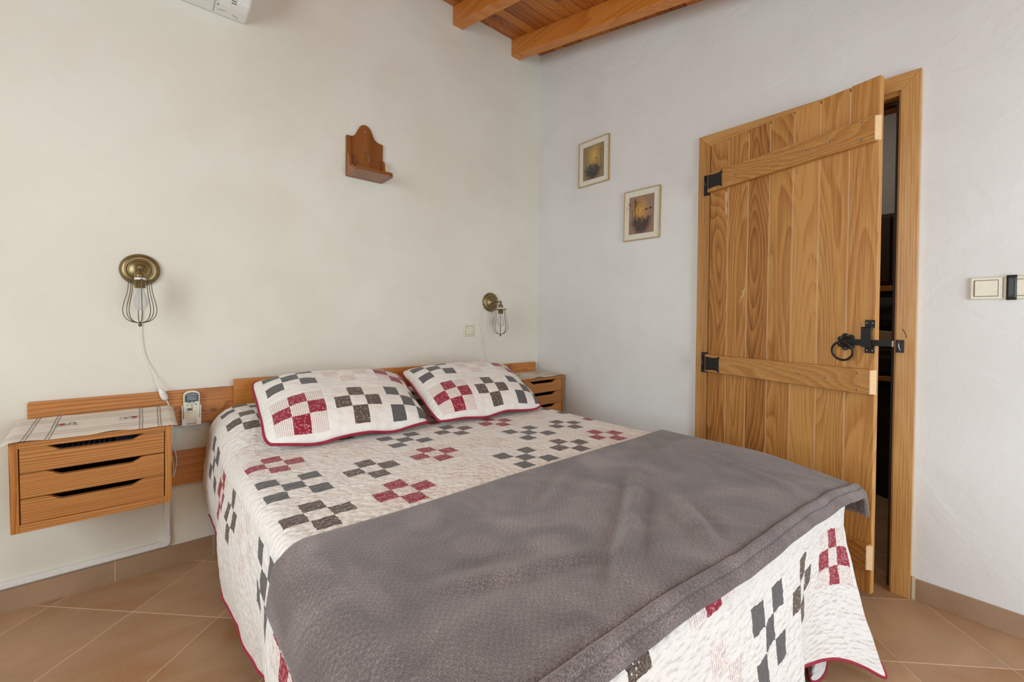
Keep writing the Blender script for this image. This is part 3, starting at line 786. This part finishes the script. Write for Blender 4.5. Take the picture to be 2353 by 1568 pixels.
# ------------------------------------------------------------------ pillows
def pillow(BL, BR, TL, TR, Hh, lab, seed, uvw=.70, uvh=.535):
    BL, BR, TL, TR = map(Vector, (BL, BR, TL, TR)); n = 64
    nrm = ((BR-BL).cross(TL-BL)).normalized()
    front, back, U = [], [], []
    def base(u, v):
        p = (BL*(1-u)+BR*u)*(1-v)+(TL*(1-u)+TR*u)*v
        # rounded corners, edges gently scalloped
        c_ = p*1; cen = (BL+BR+TL+TR)/4
        a, b2 = abs(2*u-1), abs(2*v-1)
        corner = (a*b2)**6
        p = p+(cen-p)*.055*corner
        edge = max(a, b2)**8
        pin = (math.sin(PI*v)*a**6*(-1 if u > .5 else 1))*.012
        p += (BR-BL).normalized()*pin
        p += nrm*(.008*nz(u*5+seed, v*5, 1)*edge)
        if v < .5: p += Vector((0, 0, 1))*(.012*math.sin(u*13+seed)*(1-v*2)**3)*.6
        return p
    for i in range(n+1):
        rf, rb, ru = [], [], []
        for j in range(n+1):
            u_, v_ = j/n, i/n; p = base(u_, v_)
            f = ((1-abs(2*u_-1)**3.6)*(1-abs(2*v_-1)**3.6))**.75
            h = Hh*f*(1+.12*nz(u_*3+seed, v_*3, 4)) + .0035*nz(u_*12+seed, v_*12, 8)*f + .0015*nz(u_*38, v_*60, seed)*f
            rf.append(tuple(p+nrm*h)); rb.append(tuple(p-nrm*min(Hh*.42*f, .045)+nrm*.0)); ru.append((u_*uvw, v_*uvh))
        front.append(rf); back.append(rb); U.append(ru)
    b = MB().grid(front, U); b.grid([r[::-1] for r in back], [[(9, 9)]*(n+1)]*(n+1))
    o = obj('pillow', b, mat['sham'], weld=True); tag(o, lab, 'pillow', 'matching patchwork pillows on the bed')
    loop = [front[0][j] for j in range(n)] + [front[i][n] for i in range(n)] + [front[n][j] for j in range(n, 0, -1)] + [front[i][0] for i in range(n, 0, -1)]
    obj('piping', MB().tube(loop[::2], .0055, 8, closed=True), mat['red'], o)
    return o
pillow((-2.005, -.695, .632), (-1.352, -.728, .628), (-1.962, -.130, .798), (-1.235, -.170, .783), .10, 'patchwork pillow with red piping at the left side of the bed', 1.3)
pillow((-1.335, -.745, .632), (-.690, -.775, .630), (-1.235, -.150, .800), (-.540, -.270, .788), .095, 'patchwork pillow with red piping at the right side, nearer the corner', 5.9)

# ================================================================== NIGHTSTANDS
def nightstand(x0, x1, lab, T=None, tray=False):
    yb, yf, z0, z1 = -.031, -.312, .395, .700
    root = thing('nightstand', ((x0+x1)/2, -.17, z0), lab, 'nightstand', 'wall hung nightstands with three drawers')
    t = .020
    obj('side_panel', MB().box(x0, x0+t, yf, yb, z0, z1, T), mat['standv'], root, .0015)
    obj('side_panel', MB().box(x1-t, x1, yf, yb, z0, z1, T), mat['standv'], root, .0015)
    obj('top_panel', MB().box(x0+t, x1-t, yf, yb, z1-.022, z1, T), mat['stand'], root, .001)
    obj('bottom_panel', MB().box(x0+t, x1-t, yf, yb, z0, z0+.026, T), mat['stand'], root, .001)
    obj('back_panel', MB().box(x0+t, x1-t, yb-.006, yb, z0+.026, z1-.022, T), mat['inside'], root)
    a, c = x0+t+.0025, x1-t-.0025; w = c-a
    h = (z1-.022-z0-.026)/3
    for k in range(3):
        q0 = z0+.026+k*h+.0015; q1 = q0+h-.003
        s0_, s1_ = a+w*.155, c-w*.145
        poly = [(a, q0), (c, q0), (c, q1), (s1_, q1)]
        for i in range(1, 9): poly.append((s1_-.042*i/8, q1-.019*smooth01(i/8)))
        for i in range(0, 9): poly.append((s0_+.042*(8-i)/8, q1-.019*smooth01((8-i)/8)))
        poly += [(a, q1)]
        dr = obj('drawer', MB().prism(poly, yf+.003, yf+.019, 1, T), mat['stand'], root, .0008)
        bxm = MB(); bxm.box(a+.004, a+.012, yf+.0195, yb-.02, q0+.004, q1-.025, T); bxm.box(c-.012, c-.004, yf+.0195, yb-.02, q0+.004, q1-.025, T)
        bxm.box(a+.012, c-.012, yf+.0195, yb-.02, q0+.004, q0+.009, T); bxm.box(a+.012, c-.012, yb-.028, yb-.02, q0+.009, q1-.025, T)
        obj('drawer_box', bxm, mat['inside'], dr)
    if tray:
        q = z1-.022-h
        tb = MB(); ya = yf+.026
        tb.box(a+.06, c-.05, ya, ya+.16, q+.012, q+.044, T)
        for i in range(10): tb.box(a+.085+i*.0135, a+.093+i*.0135, ya, ya+.10, q+.044, q+.0585, T)
        tb.box(a+.225, c-.06, ya, ya+.10, q+.044, q+.0585, T)
        tag(obj('organizer_tray', tb, mat['tray'], None, .001), 'blue black slotted plastic tray inside the top drawer of the left nightstand', 'tray')
    return root
ang = math.radians(5)
TL_ = Matrix.Translation((0, -.031, .41)) @ Matrix.Rotation(ang, 4, 'X') @ Matrix.Translation((0, .031, -.395))
nightstand(-2.656, -2.248, 'pine nightstand with three drawers left of the bed', TL_, True)
nightstand(-.450, -.030, 'pine nightstand with three drawers in the right corner', None)
def runner(x0, x1, yb, yf, z, T, lab, seed, dropl, dropr):
    """thin cloth; ends droop past the panel"""
    P, U = [], []; n, k = 60, 40
    for i in range(k+1):
        rp_, ru = [], []
        for j in range(n+1):
            u_, v_ = j/n, i/k
            x = x0+(x1-x0)*u_; y = yf+(yb-yf)*v_
            zz = z+.0018+.0016*nz(x*14+seed, y*14, 0)+.001
            if x < dropl: zz -= (dropl-x)*.45*(1-v_*.5)
            if x > dropr: zz -= (x-dropr)*.45
            zz += .0045*max(0, math.sin(x*31+seed))*(1-v_)**6
            y += .004*nz(x*9+seed, 2, 0)*(1-v_)
            p = Vector((x, y, zz)); p = T @ p if T else p
            rp_.append(tuple(p)); ru.append((u_*.43, v_*.29))
        P.append(rp_); U.append(ru)
    o = obj('table_runner', MB().grid(P, U), mat['runner'], None, solid=.0012)
    tag(o, lab, 'table runner', 'embroidered runners on the nightstands')
    eb = {'green': MB(), 'redthread': MB(), 'tan': MB()}
    for cxf in (.30, .70):
        cx, cy = x0+(x1-x0)*cxf, yf+(yb-yf)*.52
        sgn = 1 if cxf < .5 else -1
        def leafp(mb, px, py, l, w_, a):
            pts = [(px+math.cos(a)*l*t-math.sin(a)*w_*s_, py+math.sin(a)*l*t+math.cos(a)*w_*s_) for t, s_ in ((0, 0), (.3, .5), (.7, .45), (1, 0), (.7, -.45), (.3, -.5))]
            vs = [Vector((p[0], p[1], z+.0068)) for p in pts]; vs = [T @ q if T else q for q in vs]
            mb.add(vs, [(0, 1, 2, 3, 4, 5)])
        for q in range(7): leafp(eb['redthread'], cx-sgn*.008, cy, .011, .006, q*.9)
        for q in range(9): leafp(eb['green'], cx+sgn*(.006+.0028*q), cy+.012*math.sin(q*2.1), .011, .005, q*1.3)
        for q in range(5): leafp(eb['green'], cx-sgn*.012-.002*q, cy+.014*math.cos(q*1.7), .012, .004, q*2.2)
        for q in range(6): leafp(eb['tan'], cx-sgn*(.02+.006*q), cy+.006*math.sin(q*1.3)-.008, .009, .0018, .4*math.sin(q))
    for kx, mb_ in eb.items(): tag(obj('embroidery', mb_, mat[kx], o), kind='stuff')
    return o
runner(-2.674, -2.232, -.033, -.325, .700, TL_, 'cream checked runner with red flowers on the left nightstand', 1.0, -2.655, -2.249)
runner(-.492, -.020, -.033, -.322, .700, None, 'cream checked runner with flowers on the corner nightstand', 4.4, -.450, -.010)

# ================================================================== WALL LAMPS
def chain(P, n=12):
    P = [Vector(p) for p in P]; return [catmull(P, i/n) for i in range((len(P)-1)*n+1)]
def lamp(cx, cz_, lab):
    root = thing('wall_lamp', (cx, 0, cz_), lab, 'wall lamp', 'antique brass cage wall lamps')
    obj('wall_plate', MB().lathe([(.066, 0), (.067, -.006), (.0655, -.012), (.062, -.016), (.055, -.021), (.047, -.023), (.043, -.022), (.0415, -.019), (.039, -.019), (.037, -.022), (.030, -.024), (.020, -.027), (.012, -.034), (.009, -.042), (.0078, -.05), (0, -.052)], (cx, 0, cz_), 'y', 48), mat['brass'], root)
    ax = obj('arm', MB().tube([(cx, -.045, cz_), (cx, -.10, cz_), (cx, -.118, cz_)], .0042, 12), mat['brass'], root)
    obj('knuckle', MB().lathe([(0, .0085), (.0045, .0072), (.0082, .003), (.0085, 0), (.0082, -.003), (.0045, -.0072), (0, -.0085)], (cx, -.121, cz_+.0), 'z', 20), mat['brass'], ax)
    x, y = cx, -.121
    sk = obj('lamp_socket', MB().lathe([(0, -.006), (.006, -.007), (.006, -.016), (.011, -.019), (.0155, -.024), (.0175, -.031), (.0178, -.052), (.020, -.053), (.020, -.057), (.0178, -.058), (.0178, -.080), (.016, -.082), (0, -.082)], (x, y, cz_), 'z', 32), mat['brass'], root)
    obj('socket_label', MB().lathe([(.01805, -.041), (.01805, -.049)], (x, y, cz_), 'z', 32), mat['white'], sk)
    obj('bulb', MB().lathe([(.0125, -.080), (.0135, -.090), (.0155, -.099), (.0185, -.107), (.0218, -.116), (.0245, -.125), (.026, -.134), (.0262, -.142), (.0252, -.150), (.023, -.157), (.0195, -.163), (.015, -.168), (.009, -.1712), (.004, -.1723), (0, -.1725)], (x, y, cz_), 'z', 32), mat['bulb'], root)
    cg = obj('cage', MB().tube([(x+.036*math.cos(a), y+.036*math.sin(a), cz_-.055) for a in [2*PI*i/32 for i in range(32)]], .0016, 6, closed=True), mat['wire'], root)
    prof_ = [(.036, -.050), (.0355, -.056), (.036, -.075), (.039, -.100), (.0445, -.125), (.050, -.148), (.0525, -.168), (.050, -.188), (.042, -.205), (.030, -.215), (.015, -.220), (.003, -.222)]
    for k in range(8):
        a = 2*PI*k/8+.12
        obj('cage_wire', MB().tube([(x+q_.x*math.cos(a), y+q_.x*math.sin(a), cz_+q_.y) for q_ in chain([(r_, h_, 0) for r_, h_ in prof_], 3)], .0015, 6), mat['wire'], cg)
        obj('cage_bead', MB().lathe([(0, .0036), (.0027, .0026), (.0038, 0), (.0027, -.0026), (0, -.0036)], (x+.0365*math.cos(a), y+.0365*math.sin(a), cz_-.049), 'z', 10), mat['wire'], cg)
    for k in range(4):
        a = 2*PI*k/4+.12
        obj('cage_spoke', MB().tube([(x+.018*math.cos(a), y+.018*math.sin(a), cz_-.055), (x+.036*math.cos(a), y+.036*math.sin(a), cz_-.055)], .0014, 6), mat['wire'], cg)
    obj('finial', MB().lathe([(0, -.217), (.004, -.219), (.005, -.222), (.0035, -.2245), (.0062, -.228), (.0062, -.232), (.0035, -.236), (0, -.237)], (x, y, cz_), 'z', 16), mat['wire'], cg)
    return root
def chain(P, n=12):
    P = [Vector(p) for p in P]; return [catmull(P, i/n) for i in range((len(P)-1)*n+1)]
l1 = lamp(-2.339, 1.292, 'antique brass cage wall lamp left, above the remote and nightstand')
l2 = lamp(-.470, 1.216, 'antique brass cage wall lamp near the corner, beside the switch')
cd = obj('cord', MB().tube(chain([(-2.339, -.006, 1.232), (-2.335, -.006, 1.15), (-2.337, -.007, 1.055), (-2.336, -.007, 1.0), (-2.324, -.007, .925), (-2.300, -.012, .859), (-2.283, -.034, .800), (-2.272, -.042, .775)]), .0018, 8), mat['cable'], l1)
sw = MB(); T1 = Matrix.Translation((-2.2665, -.044, .764)) @ Matrix.Rotation(math.radians(-22), 4, 'Y')
sw.lathe([(0, .030), (.0045, .029), (.008, .018), (.0115, .006), (.0125, -.010), (.0115, -.022), (.006, -.029), (0, -.030)], (0, 0, 0), 'z', 20, T1)
sws = obj('cord_switch', sw, mat['white'], l1)
obj('rocker', MB().box(-.005, .005, -.0145, -.009, -.012, .006, T1), mat['cream'], sws, .001)
obj('cord', MB().tube(chain([(-2.256, -.043, .738), (-2.249, -.043, .722), (-2.244, -.043, .690), (-2.233, -.043, .611), (-2.236, -.040, .560), (-2.229, -.042, .526), (-2.221, -.040, .480), (-2.224, -.034, .430), (-2.234, -.025, .375), (-2.246, -.018, .330), (-2.256, -.022, .290), (-2.262, -.012, .305)]), .0021, 8), mat['cable'], l1)
obj('cord', MB().tube(chain([(-2.2385, -.040, .640), (-2.236, -.040, .560), (-2.238, -.036, .500), (-2.232, -.036, .455), (-2.229, -.033, .400)]), .0019, 8), mat['cable'], l1)
obj('cord', MB().tube(chain([(-.525, -.006, 1.180), (-.550, -.007, 1.150), (-.558, -.007, 1.062), (-.545, -.007, .986), (-.527, -.007, .895), (-.502, -.008, .800), (-.497, -.034, .765)]), .0018, 8), mat['cable'], l2)

# cable trunking
tk = thing('cable_trunking', (-2.25, 0, .1), 'white plastic cable trunking running above the skirting, left', 'trunking')
obj('trunk', MB().box(-2.2615, -2.2415, -.018, 0, .135, .350), mat['white'], tk, .002)
obj('trunk', MB().box(RX0+.01, -2.272, -.018, 0, .0935, .1145), mat['white'], tk, .002)
ep = [(-2.272, .0925), (-2.272, .1155), (-2.2625, .125), (-2.2625, .137), (-2.2405, .137), (-2.2405, .112)] + [(-2.2605+.020*math.cos(a), .1125-.020*math.sin(a)) for a in (0.2, .6, 1.0, 1.4)]
obj('elbow', MB().prism(ep, -.0195, 0, 1), mat['white'], tk, .0015)

# ================================================================== REMOTE
rh = thing('remote_holder', (-2.17, -.03, .62), 'white plastic remote holder screwed to the pine rail', 'holder')
hb = MB(); hb.box(-2.203, -2.134, -.033, -.030, .618, .705); obj('back_plate', hb, mat['white'], rh, .001)
obj('cheek', MB().box(-2.203, -2.1985, -.056, -.033, .624, .705), mat['white'], rh, .0015)
obj('cheek', MB().box(-2.1385, -2.134, -.056, -.033, .624, .705), mat['white'], rh, .0015)
obj('cradle', MB().box(-2.203, -2.184, -.0595, -.0555, .618, .649), mat['white'], rh, .003)
obj('cradle', MB().box(-2.153, -2.134, -.0595, -.0555, .618, .649), mat['white'], rh, .003)
obj('cradle_floor', MB().box(-2.199, -2.138, -.056, -.033, .618, .623), mat['white'], rh, .001)
rm = thing('remote_control', (-2.168, -.045, .63), 'cream air conditioner remote with grey screen in the holder', 'remote control')
poly = [(-2.1955, .625), (-2.1405, .625)] + [(-2.1405+.0015, .70), (-2.1385, .750)] + [(-2.168+.0295*math.cos(a), .752+.0175*math.sin(a)) for a in [PI*i/14 for i in range(0, 15)]] + [(-2.1975, .750), (-2.197, .70)]
obj('case', MB().prism(poly, -.054, -.0345, 1), mat['cream'], rm, .002, 3)
fy = -.0545
arch = [(-2.1925, .7215), (-2.180, .7215), (-2.176, .7175), (-2.158, .7175), (-2.155, .7215), (-2.1435, .7215), (-2.1435, .7535), (-2.152, .7600), (-2.168, .7630), (-2.184, .7600), (-2.1925, .7535)]
face = obj('faceplate', MB().prism(arch, fy-.0004, fy+.0002, 1), mat['darkgrey'], rm)
obj('display', MB().box(-2.1835, -2.1510, fy-.0008, fy-.0004, .7285, .7475), mat['lcd'], rm)
obj('trim_line', MB().box(-2.1925, -2.1435, fy-.0007, fy-.0004, .7512, .7520), mat['white'], face)
for (x_, z_, w_, h_, mk) in ((-2.1815, .7175, .0045, .0020, 'midgrey'), (-2.167, .7190, .0048, .0040, 'midgrey'), (-2.1535, .7195, .0042, .0020, 'white'), (-2.1825, .7075, .0048, .0032, 'midgrey'),
                            (-2.168, .7085, .0048, .0030, 'midgrey'), (-2.154, .7100, .0045, .0036, 'teal'), (-2.168, .7000, .0048, .0028, 'midgrey'), (-2.175, .6885, .0080, .0055, 'darkgrey'),
                            (-2.184, .6930, .0018, .0018, 'darkgrey'), (-2.166, .6930, .0018, .0018, 'darkgrey'), (-2.184, .6840, .0018, .0018, 'darkgrey'), (-2.166, .6840, .0018, .0018, 'darkgrey')):
    obj('button', MB().prism([(x_+w_*math.cos(a), z_+h_*math.sin(a)) for a in [2*PI*i/16 for i in range(16)]], fy-.0012, fy+.0003, 1), mat[mk], rm)
obj('print_line', MB().box(-2.188, -2.1485, fy-.0002, fy+.0002, .6760, .6767), mat['darkgrey'], rm)
obj('print_line', MB().box(-2.1855, -2.1720, fy-.0002, fy+.0002, .6728, .6736), mat['midgrey'], rm)
def text(body, size, loc, m, parent, axis='y'):
    cu = bpy.data.curves.new('lettering', 'FONT'); cu.body = body; cu.size = size; cu.extrude = .0001; cu.align_x = 'CENTER'
    o = bpy.data.objects.new('lettering', cu); C.objects.link(o)
    dg = bpy.context.evaluated_depsgraph_get(); me = bpy.data.meshes.new_from_object(o.evaluated_get(dg))
    bpy.data.objects.remove(o)
    Tm = Matrix.Translation(loc) @ Matrix.Rotation(PI/2, 4, 'X'); me.transform(Tm); me.materials.clear(); me.materials.append(m)
    o = bpy.data.objects.new('lettering', me); C.objects.link(o); o.parent = parent
    if parent.type == 'EMPTY': o.matrix_parent_inverse = Matrix.Translation(-parent.location)
    return o
text('MITSUBISHI', .0042, (-2.1665, fy-.0006, .7545), mat['white'], face)
for a in (90, 210, 330):
    ca, sa = math.cos(math.radians(a)), math.sin(math.radians(a)); px, pz = -2.1815, .7560
    L_, w_ = .0026, .0008
    obj('emblem', MB().prism([(px, pz), (px+ca*L_/2-sa*w_, pz+sa*L_/2+ca*w_), (px+ca*L_, pz+sa*L_), (px+ca*L_/2+sa*w_, pz+sa*L_/2-ca*w_)], fy-.0008, fy-.0003, 1), mat['white'], face)
text('10:40', .0062, (-2.1600, fy-.0009, .7385), mat['darkgrey'], rm)

# ================================================================== SWITCHES
def wall_switch(kind, c, z0, z1, lab, grp=None):
    """c: (lo, hi) along the wall"""
    root = thing('light_switch', ((c[0]+c[1])/2, 0, z0) if kind == 'A' else (0, (c[0]+c[1])/2, z0), lab, 'switch', grp)
    lo, hi = c
    def bx_(a, b_, d0, d1, q0, q1):
        return MB().box(a, b_, -d1, -d0, q0, q1) if kind == 'A' else MB().box(-d1, -d0, a, b_, q0, q1)
    fr = obj('frame', bx_(lo, hi, 0, .009, z0, z1), mat['cream'], root, .006, 4)
    w = hi-lo
    obj('recess', bx_(lo+w*.13, hi-w*.13, .0088, .0095, z0+w*.13, z1-w*.13), mat['inside'], root, .001)
    rk = bx_(lo+w*.15, hi-w*.15, .0085, .0125, z0+w*.15, z1-w*.15)
    obj('rocker', rk, mat['cream'], root, .003, 3)
    return root
wall_switch('A', (-.693, -.611), .977, 1.059, 'cream light switch on the bed wall, below the corner lamp')
wall_switch('B', (-2.384, -2.303), 1.188, 1.269, 'cream light switch on the door wall, left one without tape', 'pair of switches right of the door')
s2 = wall_switch('B', (-2.466, -2.385), 1.188, 1.269, 'cream light switch with black tape across it, right of the door', 'pair of switches right of the door')
tp = MB(); Pt = []
for i in range(9):
    z = 1.185+.088*i/8
    off = .0135 if 0 < i < 8 else .010
    Pt.append([(-off-.0004*math.sin(i*2+j), -2.392-.0245*j/3+.0008*math.sin(i*3.1), z) for j in range(4)])
tp.grid(Pt); obj('tape', tp, mat['black'], s2, solid=.0008)

# ================================================================== KEY SHELF
ks = thing('wall_shelf', (-1.38, 0, 1.876), 'small dark wooden wall shelf with an arched back above the bed', 'wall shelf')
bp_ = [(-1.484, 1.878), (-1.274, 1.878), (-1.274, 2.100), (-1.292, 2.101), (-1.310, 2.106), (-1.322, 2.114), (-1.331, 2.128), (-1.340, 2.150), (-1.350, 2.168), (-1.363, 2.180), (-1.379, 2.1855),
       (-1.395, 2.180), (-1.408, 2.168), (-1.418, 2.150), (-1.427, 2.130), (-1.436, 2.115), (-1.448, 2.106), (-1.466, 2.102), (-1.478, 2.104), (-1.484, 2.098)]
obj('back_board', MB().prism(bp_, -.015, -.001, 1), mat['shelf'], ks, .0025)
sbp = [(-1.484, -.0155), (-1.484, -.140)] + [(-1.484+.030-.030*math.cos(a), -.140-.030*math.sin(a)) for a in [PI/2*i/6 for i in range(1, 7)]] + [(-1.274-.030+.030*math.sin(a), -.170+.030-.030*math.cos(a)) for a in [PI/2*i/6 for i in range(0, 7)]] + [(-1.274, -.0155)]
obj('shelf_board', MB().prism(sbp, 1.878, 1.898, 2), mat['shelf'], ks, .002)
for xx in (-1.482, -1.290):
    cp2 = [(-.0155, 1.8985), (-.110, 1.8985), (-.110, 1.908), (-.102, 1.918), (-.088, 1.920), (-.074, 1.914), (-.062, 1.922), (-.055, 1.940), (-.051, 1.965), (-.048, 1.985), (-.038, 1.998), (-.0155, 2.004)]
    obj('bracket', MB().prism(cp2, xx, xx+.014, 0), mat['shelf'], ks, .0015)
obj('screw', MB().lathe([(0, -.0175), (.0032, -.017), (.0045, -.0155)], (-1.379, 0, 2.146), 'y', 12), mat['steel'], ks)
obj('hook', MB().tube(chain([(-1.379, -.014, 2.030), (-1.378, -.030, 2.026), (-1.376, -.044, 2.012), (-1.374, -.050, 1.992), (-1.374, -.052, 1.970)], 5), .0024, 8), mat['steel'], ks)

# ================================================================== PICTURES
def picture(y0, y1, z0, z1, pm, lab, twigs, tilt):
    """y0>y1 (y0 nearer the corner)"""
    root = thing('picture_frame', (0, (y0+y1)/2, z0), lab, 'picture')
    c = Vector((0, (y0+y1)/2, (z0+z1)/2)); T = Matrix.Translation(c) @ Matrix.Rotation(tilt, 4, 'X') @ Matrix.Translation(-c)
    f = .0042
    for (a, b_, q0, q1) in ((y0, y0-f, z0, z1), (y1, y1+f, z0, z1), (y0-f, y1+f, z0, z0+f), (y0-f, y1+f, z1-f, z1)):
        obj('frame_side', MB().box(-.016, -.001, a, b_, q0, q1, T), mat['gilt'], root, .001)
    obj('mount', MB().box(-.010, -.004, y0-f, y1+f, z0+f, z1-f, T), mat['mount'], root)
    w, h = y0-y1, z1-z0
    a0, a1, b0, b1 = y0-w*.15, y1+w*.16, z0+h*.125, z1-h*.125
    pr = MB(); pr.add([(-.0106, a0, b0), (-.0106, a1, b0), (-.0106, a1, b1), (-.0106, a0, b1)], [(0, 1, 2, 3)], T, [(0, 0), (1, 0), (1, 1), (0, 1)])
    pt = obj('print', pr, pm, root)
    tw = MB()
    def Q(u_, v_): return (-.0108, a0+(a1-a0)*u_, b0+(b1-b0)*v_)
    for pts, r_ in twigs: tw.tube([Q(*p) for p in pts], r_, 4, T)
    obj('printed_tree', tw, mat['darkgrey'] if tilt == 0 else mat['inside'], pt)
    return root
rt = random.Random(3)
def twig(x, y, a, l, r_, d, out):
    x2, y2 = x+math.cos(a)*l, y+math.sin(a)*l
    out.append(([(x, y), ((x+x2)/2+rt.uniform(-.01, .01), (y+y2)/2), (x2, y2)], r_))
    if d:
        for s_ in (-.6, .25, .75): twig(x2, y2, a+s_*rt.uniform(.6, 1.3), l*.62, r_*.65, d-1, out)
t1 = []; twig(.84, .45, 1.62, .18, .0011, 3, t1); twig(.60, .42, 1.2, .10, .0009, 3, t1)
t2 = [([(.27, .28), (.25, .6), (.24, .93)], .0022)]; twig(.15, .35, 1.6, .25, .0010, 3, t2); twig(.36, .35, 1.5, .24, .0010, 3, t2); twig(.25, .7, 1.1, .12, .0008, 2, t2)
t2 += [([(.50, .56), (.62, .60), (.74, .595), (.97, .62)], .0007)] + [([(.66+.013*i, .60), (.66+.013*i, .635+.012*(1-abs(i-3)/3))], .0008) for i in range(7)] + [([(.82+.014*i, .61), (.82+.014*i, .66)], .0008) for i in range(6)]
picture(-.411, -.668, 2.019, 2.325, mat['print_a'], 'gilt framed print with a yellow dusk, the upper one near the corner', t1, 0)
picture(-.790, -1.041, 1.595, 1.904, mat['print_b'], 'gilt framed print of brown woods at sunset, the lower one near the door', t2, .012)

# ================================================================== AIR CONDITIONER
ac = thing('air_conditioner', (-2.36, 0, 2.485), 'white wall air conditioner hung high left of the shelf', 'air conditioner')
ap = [(-.001, 2.487), (-.090, 2.487), (-.135, 2.493), (-.175, 2.510), (-.205, 2.535), (-.215, 2.56), (-.215, 2.70), (-.19, 2.765), (-.14, 2.775), (-.001, 2.775)]
obj('body', MB().prism(ap, -2.76, -1.957, 0), mat['white'], ac, .012, 4)
obj('louvre', MB().prism([(-.112, 2.484), (-.170, 2.503), (-.171, 2.499), (-.113, 2.480)], -2.70, -2.088, 0), mat['white'], ac, .001)
obj('seam', MB().prism([(-.02, 2.4862), (-.105, 2.4862), (-.105, 2.4872), (-.02, 2.4872)], -2.0885, -2.0870, 0), mat['darkgrey'], ac)
obj('seam', MB().tube(chain([(-2.075, -.045, 2.4865), (-2.06, -.052, 2.4865), (-2.045, -.052, 2.4865)], 4), .0008, 5), mat['darkgrey'], ac)
obj('seam', MB().tube(chain([(-2.02, -.046, 2.4865), (-2.0, -.036, 2.4865), (-1.992, -.022, 2.4865)], 4), .0008, 5), mat['darkgrey'], ac)
obj('screw_hole', MB().lathe([(0, .0005), (.004, .0005), (.004, -.0005), (0, -.0005)], (-2.076, -.085, 2.4865), 'z', 12), mat['darkgrey'], ac)
for i in range(5):
    obj('vent_slot', MB().box(-2.012, -1.990, -.2165, -.2145, 2.545+.012*i, 2.550+.012*i), mat['darkgrey'], ac)
    obj('vent_slot', MB().box(-2.030, -2.012, -.130-.012*i, -.126-.012*i, 2.4905+.0035*i, 2.4925+.0035*i), mat['darkgrey'], ac)
